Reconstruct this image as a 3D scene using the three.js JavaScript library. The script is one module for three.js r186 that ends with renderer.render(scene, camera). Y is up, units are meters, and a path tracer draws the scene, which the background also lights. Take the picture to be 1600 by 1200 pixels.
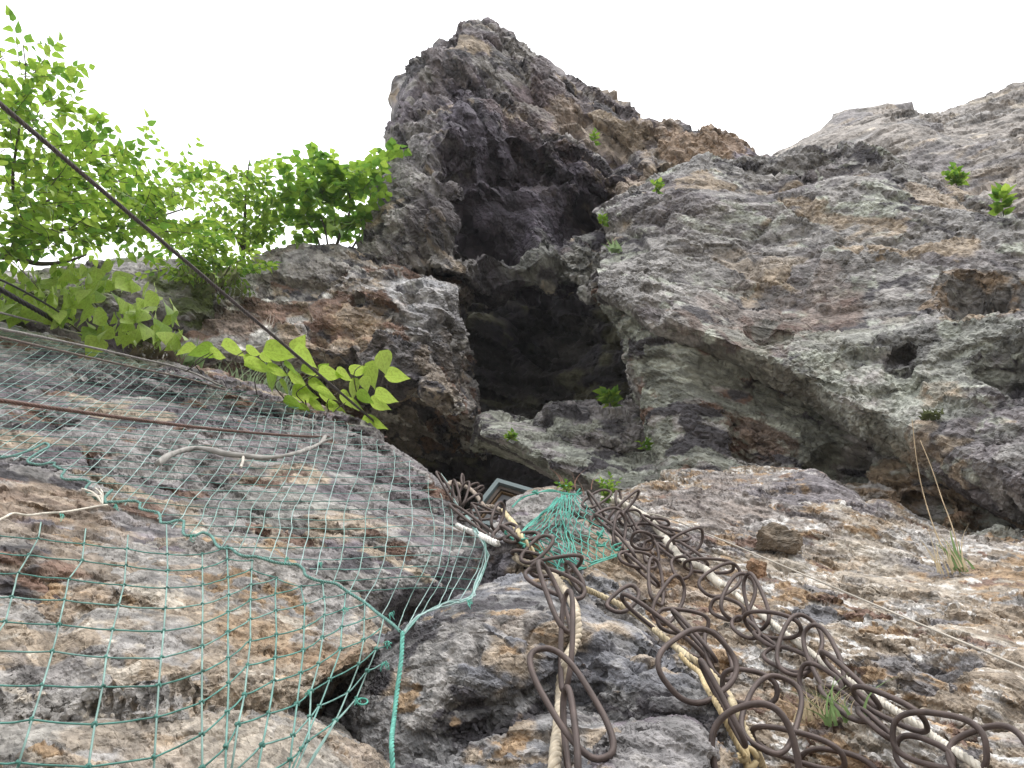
import * as THREE from 'three';
import { mergeGeometries } from 'three/addons/utils/BufferGeometryUtils.js';

// ---------------------------------------------------------------- camera, sky, sun, exposure
const scene = new THREE.Scene();
const PITCH = 42 * Math.PI / 180, FOV = 50, EYE = new THREE.Vector3(0, 1.6, 0);
const camera = new THREE.PerspectiveCamera(FOV, 4 / 3, 0.05, 400);
camera.position.copy(EYE);
camera.lookAt(0, 1.6 + Math.sin(PITCH), -Math.cos(PITCH));
camera.updateMatrixWorld();

const renderer = new THREE.WebGLRenderer({ antialias: true });
renderer.setSize(1024, 768);
renderer.toneMapping = THREE.LinearToneMapping;
renderer.toneMappingExposure = 1.36;
renderer.shadowMap.enabled = true;
renderer.shadowMap.type = THREE.PCFSoftShadowMap;

{ // bright overcast sky: white cloud all over, brighter towards the zenith
  const w = 128, h = 64, d = new Float32Array(w * h * 4);
  for (let j = 0; j < h; j++) for (let i = 0; i < w; i++) {
    const el = ((j + 0.5) / h - 0.5) * Math.PI, s = Math.max(0, Math.sin(el));
    const L = 1.9 * (0.62 + 0.38 * s), k = (j * w + i) * 4;
    d[k] = L * 0.985; d[k + 1] = L; d[k + 2] = L * 1.03; d[k + 3] = 1;
  }
  const t = new THREE.DataTexture(d, w, h, THREE.RGBAFormat, THREE.FloatType);
  t.mapping = THREE.EquirectangularReflectionMapping; t.magFilter = THREE.LinearFilter; t.minFilter = THREE.LinearFilter; t.needsUpdate = true;
  scene.background = t; scene.environment = t;
}
const sun = new THREE.DirectionalLight(new THREE.Color(1, 0.965, 0.9), 1.5);
sun.position.set(9, 30, 6); sun.target.position.set(0, 4, -5);
sun.castShadow = true; sun.shadow.radius = 26; sun.shadow.mapSize.set(2048, 2048);
Object.assign(sun.shadow.camera, { left: -20, right: 20, top: 20, bottom: -20, near: 1, far: 70 });
scene.add(sun, sun.target);

// ---------------------------------------------------------------- helpers
const FPX = 600 / Math.tan(FOV / 2 * Math.PI / 180);          // focal length for a 1600 x 1200 picture
const FWD = new THREE.Vector3(0, Math.sin(PITCH), -Math.cos(PITCH)), UPV = new THREE.Vector3(0, Math.cos(PITCH), Math.sin(PITCH)), RGT = new THREE.Vector3(1, 0, 0);
const V = (x = 0, y = 0, z = 0) => new THREE.Vector3(x, y, z);
function dirAt(px, py) { return V().copy(FWD).addScaledVector(RGT, (px - 800) / FPX).addScaledVector(UPV, (600 - py) / FPX).normalize(); }
function at(px, py, r) { return dirAt(px, py).multiplyScalar(r).add(EYE); }       // bearing and distance -> point in the place
function rng(seed) { let s = seed >>> 0; return () => { s = (s + 0x6D2B79F5) >>> 0; let t = Math.imul(s ^ (s >>> 15), 1 | s); t = (t + Math.imul(t ^ (t >>> 7), 61 | t)) ^ t; return ((t ^ (t >>> 14)) >>> 0) / 4294967296; }; }
const clamp = (x, a, b) => x < a ? a : x > b ? b : x, lerp = (a, b, t) => a + (b - a) * t;
const sstep = (a, b, x) => { const t = clamp((x - a) / (b - a), 0, 1); return t * t * (3 - 2 * t); };
const taken = {};
function numbered(n) { const k = taken[n] = (taken[n] ?? -1) + 1; return k ? n + '_' + String(k).padStart(3, '0') : n; }
function mesh(name, geo, mat, parent) { const m = new THREE.Mesh(geo, mat); m.name = name; m.castShadow = m.receiveShadow = true; if (parent) parent.add(m); return m; }
function thing(name, label, category, group) { const g = new THREE.Group(); g.name = numbered(name); g.userData = { label, category }; if (group) g.userData.group = group; scene.add(g); return g; }
function single(name, label, category, geo, mat, group) { const m = mesh(numbered(name), geo, mat, scene); m.userData = { label, category }; if (group) m.userData.group = group; return m; }
function structure(name, geo, mat, label) { const m = mesh(name, geo, mat, scene); m.userData = { kind: 'structure' }; if (label) m.userData.label = label; return m; }
// put a thing's origin at its base: moves every child's geometry so that the group's position carries it
function hash(i, j, k, s) { let h = Math.imul(i, 374761393) ^ Math.imul(j, 668265263) ^ Math.imul(k, 2147483647 - 1013904223) ^ Math.imul(s, 1274126177); h = Math.imul(h ^ (h >>> 15), 2246822519); h = Math.imul(h ^ (h >>> 13), 3266489917); return (h ^ (h >>> 16)) >>> 0; }
const INV = 1 / 4294967296;
function noise(x, y, z, s) {                                    // value noise, -1..1
  const i = Math.floor(x), j = Math.floor(y), k = Math.floor(z); let a = x - i, b = y - j, c = z - k;
  a = a * a * (3 - 2 * a); b = b * b * (3 - 2 * b); c = c * c * (3 - 2 * c);
  const h = (di, dj, dk) => hash(i + di, j + dj, k + dk, s) * INV;
  return lerp(lerp(lerp(h(0, 0, 0), h(1, 0, 0), a), lerp(h(0, 1, 0), h(1, 1, 0), a), b), lerp(lerp(h(0, 0, 1), h(1, 0, 1), a), lerp(h(0, 1, 1), h(1, 1, 1), a), b), c) * 2 - 1;
}
function fbm(x, y, z, s, oct = 4) { let v = 0, a = 0.5; for (let o = 0; o < oct; o++) { v += a * noise(x, y, z, s + o); x = x * 2.03 + 3.1; y = y * 2.03 + 1.7; z = z * 2.03 + 5.3; a *= 0.5; } return v; }
// ---------------------------------------------------------------- rock: foliated, broken into facets
// A rock mass is a smooth surface through a grid of points, broken by cells of tilted plates at several sizes.
const DIP = { n: V(0.4, 1, 0.35).normalize() };
function frame(n) { const a = V(1, 0, 0).addScaledVector(n, -n.x).normalize(); return [a, V().crossVectors(n, a), n]; }
const cd = new Float64Array(27), ch = new Int32Array(27 * 3), FO = { h: 0, t: 0, e: 0 };
const cx_ = new Float64Array(27), cy_ = new Float64Array(27), cz_ = new Float64Array(27);
function facet(a, b, c, seed, sharp) {                          // coordinates in cells; result in FO: height, tone, distance to the next plate
  const i = Math.floor(a), j = Math.floor(b), k = Math.floor(c); let n = 0, m1 = 1e9, m2 = 1e9;
  for (let dk = -1; dk < 2; dk++) for (let dj = -1; dj < 2; dj++) for (let di = -1; di < 2; di++) {
    const h = hash(i + di, j + dj, k + dk, seed);
    const x = a - (i + di + (h & 1023) / 1023), y = b - (j + dj + ((h >>> 10) & 1023) / 1023), z = c - (k + dk + ((h >>> 20) & 1023) / 1023);
    const d = x * x + y * y + z * z; cd[n] = d; ch[n] = h; cx_[n] = x; cy_[n] = y; cz_[n] = z; n++;
    if (d < m1) { m2 = m1; m1 = d; } else if (d < m2) m2 = d;
  }
  let W = 0, H = 0, T = 0; const lim = 5 / sharp;
  for (n = 0; n < 27; n++) {
    const e = cd[n] - m1; if (e > lim) continue;
    const w = Math.exp(-e * sharp); let g = Math.imul(ch[n] ^ (ch[n] >>> 13), 0x5bd1e995) >>> 0; g ^= g >>> 15;
    const r1 = (g & 255) / 255 - 0.5, r2 = ((g >>> 8) & 255) / 255 - 0.5, r3 = ((g >>> 16) & 255) / 255 - 0.5, r4 = (g >>> 24) / 255;
    W += w; H += w * (r1 * 0.9 + r2 * 1.5 * cx_[n] + r3 * 1.5 * cy_[n] + (r1 + r3) * 0.8 * cz_[n]); T += w * r4;
  }
  FO.h = H / W; FO.t = T / W; FO.e = Math.sqrt(m2) - Math.sqrt(m1);
}
// creased noise: straight facets that meet in edges (values at lattice points, linear inside each tetrahedron)
const TR = []; { const rnd = rng(77); for (let i = 0; i < 12; i++) { const m = new THREE.Matrix4().makeRotationFromEuler(new THREE.Euler(rnd() * 6.28, rnd() * 6.28, rnd() * 6.28)); TR.push(m.elements.slice()); } }
function crease(X, Y, Z, seed, o) {
  const e = TR[o % 12], x = e[0] * X + e[4] * Y + e[8] * Z, y = e[1] * X + e[5] * Y + e[9] * Z, z = e[2] * X + e[6] * Y + e[10] * Z;
  const i = Math.floor(x), j = Math.floor(y), k = Math.floor(z), u = x - i, v = y - j, w = z - k; let i1 = 0, j1 = 0, k1 = 0, i2 = 0, j2 = 0, k2 = 0, a, b, c;
  if (u >= v) { if (v >= w) { i1 = 1; i2 = j2 = 1; a = u; b = v; c = w; } else if (u >= w) { i1 = 1; i2 = k2 = 1; a = u; b = w; c = v; } else { k1 = 1; i2 = k2 = 1; a = w; b = u; c = v; } }
  else { if (w >= v) { k1 = 1; j2 = k2 = 1; a = w; b = v; c = u; } else if (w >= u) { j1 = 1; j2 = k2 = 1; a = v; b = w; c = u; } else { j1 = 1; i2 = j2 = 1; a = v; b = u; c = w; } }
  return (hash(i, j, k, seed) * (1 - a) + hash(i + i1, j + j1, k + k1, seed) * (a - b) + hash(i + i2, j + j2, k + k2, seed) * (b - c) + hash(i + 1, j + 1, k + 1, seed) * c) * INV * 2 - 1;
}
const cr = (p0, p1, p2, p3, t) => 0.5 * (2 * p1 + (p2 - p0) * t + (2 * p0 - 5 * p1 + 4 * p2 - p3) * t * t + (3 * p1 - p0 - 3 * p2 + p3) * t * t * t);
function crd(p0, p1, p2, p3, t, k) { return lerp(cr(p0, p1, p2, p3, t), lerp(p1, p2, t), k); }
// the grain of the stone: overlapping flakes, each with its own tilt and tone (tiles without a seam)
function flakeTextures(S, seed, cells) {
  const h = new Float32Array(S * S), c = new Float32Array(S * S), q = [];
  cells.forEach(([nx, ny, amp, tone], o) => { const J = []; for (let k = 0; k < nx * ny; k++) { const a = hash(k, o, 3, seed), b = hash(k, o, 4, seed); J.push([(a & 1023) / 1023, ((a >>> 10) & 1023) / 1023, (b & 255) / 255 - 0.5, ((b >>> 8) & 255) / 255 - 0.5, ((b >>> 16) & 255) / 255 - 0.5, (b >>> 24) / 255]); }
    for (let y = 0; y < S; y++) for (let x = 0; x < S; x++) { const wx = 0.35 * noise(x / S * 12, y / S * 12, o, seed + 7) * sstep(0, 60, Math.min(x, S - x, y, S - y)), u = x / S * nx + wx, v = y / S * ny + wx, i = Math.floor(u), j = Math.floor(v); let m = 9, best = null, bu = 0, bv = 0;
      for (let b = -1; b < 2; b++) for (let a = -1; a < 2; a++) { const t = J[((j + b + ny) % ny) * nx + (i + a + nx) % nx], du = u - (i + a + t[0]), dv = v - (j + b + t[1]), d = du * du + dv * dv; if (d < m) { m = d; best = t; bu = du; bv = dv; } }
      h[y * S + x] += amp * (best[2] + best[3] * 1.3 * bu + best[4] * 1.3 * bv); c[y * S + x] += tone * (best[5] - 0.5); } });
  const bh = new Uint8Array(S * S * 4), bc = new Uint8Array(S * S * 4);
  for (let k = 0; k < S * S; k++) { const g = clamp(128 + 90 * h[k], 0, 255), l = clamp(0.8 * (1 + c[k]) * (1 + 0.1 * (hash(k, 1, 1, seed) * INV - 0.5)), 0.25, 1), e = 255 * (1.055 * Math.pow(l, 1 / 2.4) - 0.055); bh.set([g, g, g, 255], k * 4); bc.set([e, e, e, 255], k * 4); }
  const tex = (d, srgb) => { const t = new THREE.DataTexture(d, S, S, THREE.RGBAFormat); t.wrapS = t.wrapT = THREE.RepeatWrapping; t.magFilter = THREE.LinearFilter; t.minFilter = THREE.LinearFilter; if (srgb) t.colorSpace = THREE.SRGBColorSpace; t.needsUpdate = true; return t; };
  return [tex(bh, false), tex(bc, true)];
}
const [FLAKE_H, FLAKE_C] = flakeTextures(1024, 9, [[9, 16, 1, 0.2], [22, 40, 0.6, 0.24], [60, 100, 0.35, 0.22]]);
const stone = bump => new THREE.MeshStandardMaterial({ vertexColors: true, roughness: 0.82, flatShading: true, map: FLAKE_C, bumpMap: FLAKE_H, bumpScale: bump });
const rockMat = stone(0.008), rockFar = stone(0.03);
const ROCKS = [];
const PLAN = [], ZW = 240, ZH = 180, ZB = new Float32Array(ZW * ZH).fill(1e9);   // nearest rock in each direction, to spend few triangles on what stands behind it
function rockMass(name, rows, o) { PLAN.push([name, rows, o]); }
function buildRocks() { for (const p of PLAN) layRock(p, true); for (const p of PLAN) layRock(p, false); }
function layRock([name, rows, o], survey) {
  let G = rows.map(r => r.map(p => p.isVector3 ? p : at(p[0], p[1], p[2])));
  if (o.skirt) G.unshift(G[0].map(p => V(p.x, -0.3, p.z + 0.15)));
  const R = G.length, C = G[0].length;
  const scr = p => { const q = V().copy(p).sub(EYE), z = Math.max(0.5, q.dot(FWD)); return [800 + q.dot(RGT) / z * FPX, 600 - q.dot(UPV) / z * FPX]; };
  const out = p => p[0] < -60 || p[0] > 1660 || p[1] < -60 || p[1] > 1260;
  const S = G.map(r => r.map(scr)), step = 16;
  // how finely to sample: by how large the surface shows, coarser beyond the edges of the picture
  const spread = (n, lines) => { const outp = []; for (let c = 0; c + 1 < n; c++) { const N = 4, wt = new Float64Array(N);
      for (const f of lines) { let p = f(c); for (let k = 0; k < N; k++) { const q = f(c + (k + 1) / N), L = Math.hypot(p[0] - q[0], p[1] - q[1]); wt[k] = Math.max(wt[k], (out(p) && out(q)) ? Math.min(L, 120) / 30 : L / step, 0.2); p = q; } }
      for (let k = 0; k < N; k++) { const m = Math.max(1, Math.round(wt[k])); for (let i = 0; i < m; i++) outp.push(c + (k + i / m) / N); } } outp.push(n - 1); return outp; };
  const mix2 = (p, q, t) => [lerp(p[0], q[0], t), lerp(p[1], q[1], t)];
  const us = spread(C, S.map(r => u => { const c = Math.min(C - 2, Math.floor(u)); return mix2(r[c], r[c + 1], u - c); }));
  const vs = spread(R, S[0].map((_, i) => v => { const r = Math.min(R - 2, Math.floor(v)); return mix2(S[r][i], S[r + 1][i], v - r); }));
  const nu = us.length, nv = vs.length, pos0 = new Float32Array(nu * nv * 3);
  const ten = o.tension ?? 0.25, X = ['x', 'y', 'z'];
  // rows of the surface first along u for every control row, then along v
  const along = G.map(row => us.map(u => { const c = Math.min(C - 2, Math.floor(u)), t = u - c, g = i => row[clamp(i, 0, C - 1)]; return X.map(k => crd(g(c - 1)[k], g(c)[k], g(c + 1)[k], g(c + 2)[k], t, ten)); }));
  for (let j = 0; j < nv; j++) { const r = Math.min(R - 2, Math.floor(vs[j])), t = vs[j] - r, g = i => along[clamp(i, 0, R - 1)];
    const A = g(r - 1), B = g(r), D = g(r + 1), E = g(r + 2);
    for (let i = 0; i < nu; i++) for (let k = 0; k < 3; k++) pos0[(j * nu + i) * 3 + k] = crd(A[i][k], B[i][k], D[i][k], E[i][k], t, ten); }
  if (survey) { for (let j = 0; j < nv; j++) for (let i = 0; i < nu; i++) for (let b = 0; b < 4; b++) for (let a = 0; a < 4; a++) {
      const i2 = Math.min(i + 1, nu - 1), j2 = Math.min(j + 1, nv - 1), g = (ii, jj, k) => pos0[(jj * nu + ii) * 3 + k], p = [0, 1, 2].map(k => lerp(lerp(g(i, j, k), g(i2, j, k), a / 4), lerp(g(i, j2, k), g(i2, j2, k), a / 4), b / 4));
      const q = V(p[0], p[1], p[2]).sub(EYE), z = q.dot(FWD); if (z < 0.2) continue; const x = Math.floor((800 + q.x / z * FPX) / 1600 * ZW), y = Math.floor((600 - q.dot(UPV) / z * FPX) / 1200 * ZH);
      if (x >= 0 && x < ZW && y >= 0 && y < ZH) ZB[y * ZW + x] = Math.min(ZB[y * ZW + x], q.length()); }
    return; }
  // from here on an even web of triangles, split wherever an edge shows longer than wanted, so that cliffs and ledges get as many as flat faces
  let P = Array.from(pos0), F = [];
  for (let j = 0; j + 1 < nv; j++) for (let i = 0; i + 1 < nu; i++) { const a = j * nu + i, b = a + 1, c = a + nu, e = c + 1; if ((i + j) & 1) F.push(a, b, c, b, e, c); else F.push(a, b, e, a, e, c); }
  let N = null, sgn = 0;
  const normals = smooth => {
    const n = P.length / 3; N = new Float64Array(n * 3);
    for (let t = 0; t < F.length; t += 3) { const a = F[t] * 3, b = F[t + 1] * 3, c = F[t + 2] * 3, ax = P[b] - P[a], ay = P[b + 1] - P[a + 1], az = P[b + 2] - P[a + 2], bx = P[c] - P[a], by = P[c + 1] - P[a + 1], bz = P[c + 2] - P[a + 2];
      const x = ay * bz - az * by, y = az * bx - ax * bz, z = ax * by - ay * bx; N[a] += x; N[a + 1] += y; N[a + 2] += z; N[b] += x; N[b + 1] += y; N[b + 2] += z; N[c] += x; N[c + 1] += y; N[c + 2] += z; }
    const unit = () => { for (let q = 0; q < n * 3; q += 3) { const l = Math.hypot(N[q], N[q + 1], N[q + 2]) || 1; N[q] /= l; N[q + 1] /= l; N[q + 2] /= l; } }; unit();
    for (let it = 0; it < smooth; it++) { const M = N.slice(); for (let t = 0; t < F.length; t += 3) { const a = F[t] * 3, b = F[t + 1] * 3, c = F[t + 2] * 3; for (let k = 0; k < 3; k++) { const v = N[a + k] + N[b + k] + N[c + k]; M[a + k] += v; M[b + k] += v; M[c + k] += v; } } N = M; unit(); }
  };
  normals(0);
  for (let q = 0; q < P.length; q += 3) sgn += (EYE.x - P[q]) * N[q] + (EYE.y - P[q + 1]) * N[q + 1] + (EYE.z - P[q + 2]) * N[q + 2];
  if (sgn < 0) for (let t = 0; t < F.length; t += 3) { const k = F[t + 1]; F[t + 1] = F[t + 2]; F[t + 2] = k; }
  const split = px => { for (let round = 0; round < 4; round++) {
    const n = P.length / 3, lim = new Float64Array(n), mid = new Map(); let any = 0;
    for (let v = 0; v < n; v++) { const x = P[v * 3] - EYE.x, y = P[v * 3 + 1] - EYE.y, z = P[v * 3 + 2] - EYE.z, d = x * FWD.x + y * FWD.y + z * FWD.z, r = Math.hypot(x, y, z); let k = px * r / FPX;
      if (d < 0.2) k *= 12; else { const sx = Math.abs(x / d * FPX) - 800, sy = Math.abs((y * UPV.y + z * UPV.z) / d * FPX) - 600, e = Math.max(sx, sy); if (e > 20) k *= Math.min(9, 1 + e / 70); else { const bx = Math.floor((800 + x / d * FPX) / 1600 * ZW), by = Math.floor((600 - (y * UPV.y + z * UPV.z) / d * FPX) / 1200 * ZH); let zm = 0; for (let a = -2; a < 3; a++) for (let b = -2; b < 3; b++) { const w = ZB[clamp(by + a, 0, ZH - 1) * ZW + clamp(bx + b, 0, ZW - 1)]; if (w < 1e8 && w > zm) zm = w; } if (zm && r > zm + 0.3 + 0.02 * r) k *= 3.5; } }
      lim[v] = k * k; }
    const cut = (a, b) => { const lo = Math.min(a, b), hi = Math.max(a, b), key = lo * 67108864 + hi; let m = mid.get(key); if (m !== undefined) return m;
      const dx = P[a * 3] - P[b * 3], dy = P[a * 3 + 1] - P[b * 3 + 1], dz = P[a * 3 + 2] - P[b * 3 + 2];
      const ex = P[a * 3] - EYE.x, ey = P[a * 3 + 1] - EYE.y, ez = P[a * 3 + 2] - EYE.z, al = (dx * ex + dy * ey + dz * ez) ** 2 / (ex * ex + ey * ey + ez * ez);
      if (dx * dx + dy * dy + dz * dz - 0.85 * al > 0.5 * (lim[a] + lim[b])) { m = P.length / 3; P.push((P[a * 3] + P[b * 3]) / 2, (P[a * 3 + 1] + P[b * 3 + 1]) / 2, (P[a * 3 + 2] + P[b * 3 + 2]) / 2); any++; } else m = -1;
      mid.set(key, m); return m; };
    const G2 = []; const d2 = (a, b) => (P[a * 3] - P[b * 3]) ** 2 + (P[a * 3 + 1] - P[b * 3 + 1]) ** 2 + (P[a * 3 + 2] - P[b * 3 + 2]) ** 2;
    for (let t = 0; t < F.length; t += 3) { let a = F[t], b = F[t + 1], c = F[t + 2], ab = cut(a, b), bc = cut(b, c), ca = cut(c, a); const k = (ab >= 0) + (bc >= 0) + (ca >= 0);
      if (!k) { G2.push(a, b, c); continue; }
      if (k === 3) { G2.push(a, ab, ca, ab, b, bc, ca, bc, c, ab, bc, ca); continue; }
      if (k === 1) { while (ab < 0) { [a, b, c] = [b, c, a]; [ab, bc, ca] = [bc, ca, ab]; } G2.push(a, ab, c, ab, b, c); continue; }
      while (ca >= 0) { [a, b, c] = [b, c, a]; [ab, bc, ca] = [bc, ca, ab]; }        // ab and bc are cut
      G2.push(ab, b, bc); if (d2(a, bc) < d2(ab, c)) G2.push(a, ab, bc, a, bc, c); else G2.push(a, ab, c, ab, bc, c); }
    F = G2; if (!any) break; } };
  const [fa, fb, fc] = frame(o.dip ?? DIP.n), sizes = o.sizes, J = sizes.length, ampK = o.amp ?? 0.15, stretch = o.stretch ?? [1.7, 1.1, 0.6], seed = o.seed, w0 = o.warp ?? 0.3;
  const T = new Float32Array(8), f1 = 1 / sizes[1], sm = sizes[J - 1], fin = o.step ?? 3.7, edge = J > 4 ? [16, 12, 7, fin * 1.35, fin, 0, 0] : J > 3 ? [14, 9, fin * 1.35, fin, 0, 0] : [14, 9, fin, 0, 0];
  const dents = (o.dents ?? []).map(([px, py, r, rp, depth]) => ({ c: at(px, py, r), R: rp * r / FPX, depth, s: rp > 25 ? -1 : 2 }));      // hollows where blocks have fallen out
  const cell = (x, y, z, s) => { const L = sizes[s], f = 1 / L, pa = (x * fa.x + y * fa.y + z * fa.z) / stretch[0] * f, pb = (x * fb.x + y * fb.y + z * fb.z) / stretch[1] * f, pc = (x * fc.x + y * fc.y + z * fc.z) / stretch[2] * f;
    const wx = noise(pa * 0.9, pb * 0.9, pc * 0.9, seed + 31 + s) * w0, wy = noise(pa * 0.9 + 9, pb * 0.9, pc * 0.9, seed + 41 + s) * w0; CA = pa + wx; CB = pb + wy; CC = pc + wx - wy; facet(CA, CB, CC, seed + s * 101, o.sharp ?? 45); };
  let CA = 0, CB = 0, CC = 0;
  for (let s = -1; s <= J; s++) {
    if (edge[s + 1]) split(edge[s + 1]); normals(s < 3 ? 2 : 1);
    const L = s < 0 ? (o.swellSize ?? 1) : s < J ? sizes[s] : sm, f = 1 / L;
    for (let q = 0; q < P.length; q += 3) {
      const x = P[q], y = P[q + 1], z = P[q + 2]; let d = 0;
      if (s < 0) { d = (o.swell ?? 0) * fbm(x * f, y * f, z * f, seed + 77, 3); if (o.extra) d += o.extra(x, y, z); }
      else {
        const pa = (x * fa.x + y * fa.y + z * fa.z) / stretch[0], pb = (x * fb.x + y * fb.y + z * fb.z) / stretch[1], pc = (x * fc.x + y * fc.y + z * fc.z) / stretch[2];
        const calm = s < 2 ? 1 : (o.calm ?? 0.45) + 0.9 * sstep(-0.35, 0.4, noise(pa * f1 * 0.8 + 3, pb * f1 * 0.8, pc * f1 * 0.8, seed + 81));   // smooth faces next to shattered ones
        if (s < J) {
          cell(x, y, z, s); const fine = ampK * (1 + (o.rough ?? 0.06) * s) * L * calm;
          const g = sstep(-0.4, 0.2, noise(x * f * 0.35, y * f * 0.35, z * f * 0.35, seed + 61 + s));      // plates stand proud only here and there; elsewhere plain facets
          d = fine * ((o.plate ?? 1.3) * FO.h * g + (o.facets ?? 0.9) * crease(CA * 0.9, CB * 0.9, CC * 0.9, seed + 500 + s * 13, s) * (1 - 0.5 * g));
          if (FO.e < 0.14) { const k = sstep(0.0, 0.4, noise(x * f * 0.5 + 4, y * f * 0.5, z * f * 0.5, seed + 71 + s)); if (k > 0) d -= (1 - FO.e / 0.14) * L * 0.12 * (o.crack ?? 1) * k; }
        } else d = sm * 0.18 * calm * crease(pa * f * 2.3, pb * f * 2.3, pc * f * 2.3, seed + 5, J) + sm * 0.08 * crease(pa * f * 4.9, pb * f * 4.9, pc * f * 4.9, seed + 6, J + 1);
      }
      for (const D of dents) if (D.s === s) { const e = Math.hypot(x - D.c.x, y - D.c.y, z - D.c.z) / D.R + 0.35 * crease(x / D.R * 1.4, y / D.R * 1.4, z / D.R * 1.4, seed + 55, 3); if (e < 1) d -= D.depth * sstep(1, 0.55, e); }
      P[q] = x + N[q] * d; P[q + 1] = y + N[q + 1] * d; P[q + 2] = z + N[q + 2] * d;
    }
  }
  const pos = new Float32Array(P), col = new Float32Array(P.length);
  const blobs = (o.blobs ?? []).map(([px, py, r, rp, rgb, k = 1, ky = 1]) => ({ c: at(px, py, r), R: rp * r / FPX, rgb, k, ky }));
  const rgb = [0, 0, 0];
  for (let q = 0; q < P.length; q += 3) {
    const X = pos[q], Y = pos[q + 1], Z = pos[q + 2]; T.fill(0.5); for (let k = 1; k < J; k++) { cell(X, Y, Z, k); T[k] = FO.t; }
    o.paint(X, Y, Z, T, rgb, seed);
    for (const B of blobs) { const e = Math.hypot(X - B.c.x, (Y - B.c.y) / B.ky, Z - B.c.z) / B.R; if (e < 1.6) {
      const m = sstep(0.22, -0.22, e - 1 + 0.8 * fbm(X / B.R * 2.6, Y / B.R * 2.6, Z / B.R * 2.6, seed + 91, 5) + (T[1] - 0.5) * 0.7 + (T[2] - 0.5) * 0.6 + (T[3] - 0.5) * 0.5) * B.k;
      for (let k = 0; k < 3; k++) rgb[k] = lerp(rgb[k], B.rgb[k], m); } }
    const g = (1 + 0.22 * noise(X / sm * 3.1, Y / sm * 3.1, Z / sm * 3.1, seed + 8) + 0.16 * noise(X / sm, Y / sm, Z / sm, seed + 9)) * (1 + 0.6 * (T[J - 1] - 0.5) + 0.5 * (T[J - 2] - 0.5));
    for (let k = 0; k < 3; k++) col[q + k] = clamp(rgb[k] * g * 1.25, 0.004, 0.9);
  }
  const idx = new Uint32Array(F);
  const geo = new THREE.BufferGeometry();
  geo.setAttribute('position', new THREE.BufferAttribute(pos, 3)); geo.setAttribute('color', new THREE.BufferAttribute(col, 3)); geo.setIndex(new THREE.BufferAttribute(idx, 1));
  { // grain laid on in metres, along the lie of the mass
    const n = V(); normals(0); for (let q = 0; q < N.length; q += 3) { n.x += N[q]; n.y += N[q + 1]; n.z += N[q + 2]; } n.normalize();
    const t1 = V(0.9, -0.35, 0.1).addScaledVector(n, -V(0.9, -0.35, 0.1).dot(n)).normalize(), t2 = V().crossVectors(n, t1), tile = o.tile ?? 0.5, uv = new Float32Array(P.length / 3 * 2);
    for (let q = 0, k = 0; q < P.length; q += 3, k += 2) { uv[k] = (P[q] * t1.x + P[q + 1] * t1.y + P[q + 2] * t1.z) / tile; uv[k + 1] = (P[q] * t2.x + P[q + 1] * t2.y + P[q + 2] * t2.z) / tile; }
    geo.setAttribute('uv', new THREE.BufferAttribute(uv, 2)); }
  geo.computeVertexNormals();
  ROCKS.push({ name, pos, idx });
  console.log(name, (idx.length / 3 / 1000).toFixed(0) + 'k triangles');
  if (o.thing) return single(name, o.thing[0], o.thing[1], geo, (o.tile ?? 0.5) > 1 ? rockFar : rockMat);
  return structure(name, geo, (o.tile ?? 0.5) > 1 ? rockFar : rockMat, o.label);
}
// base colours of the rock (linear)
const K = { grey: [0.19, 0.175, 0.175], grey2: [0.26, 0.245, 0.235], purple: [0.13, 0.112, 0.125], dark: [0.055, 0.05, 0.055], tan: [0.29, 0.235, 0.18], ochre: [0.26, 0.18, 0.11], rust: [0.14, 0.088, 0.066], cream: [0.4, 0.355, 0.3], white: [0.48, 0.46, 0.44], green: [0.2, 0.205, 0.175], lichen: [0.3, 0.31, 0.27], blue: [0.15, 0.15, 0.165], moss: [0.08, 0.1, 0.03] };
// layered colour: each layer shows where its own noise, shifted by the tone of the plates, rises above a threshold
function paintOf(base, layers) {
  return (x, y, z, T, rgb, seed) => {
    rgb[0] = base[0]; rgb[1] = base[1]; rgb[2] = base[2];
    for (let i = 0; i < layers.length; i++) { const [c, size, th, soft, tk = 0.6, ti = 1, k = 1] = layers[i];
      const v = fbm(x / size, y / size * 1.6, z / size, seed + 300 + i * 17, 5) * 1.15 + (T[ti] - 0.5) * tk + (T[Math.min(ti + 1, 7)] - 0.5) * tk * 0.6;
      const m = sstep(th - soft, th + soft, v) * k; if (m > 0) { rgb[0] = lerp(rgb[0], c[0], m); rgb[1] = lerp(rgb[1], c[1], m); rgb[2] = lerp(rgb[2], c[2], m); } }
  };
}
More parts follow.
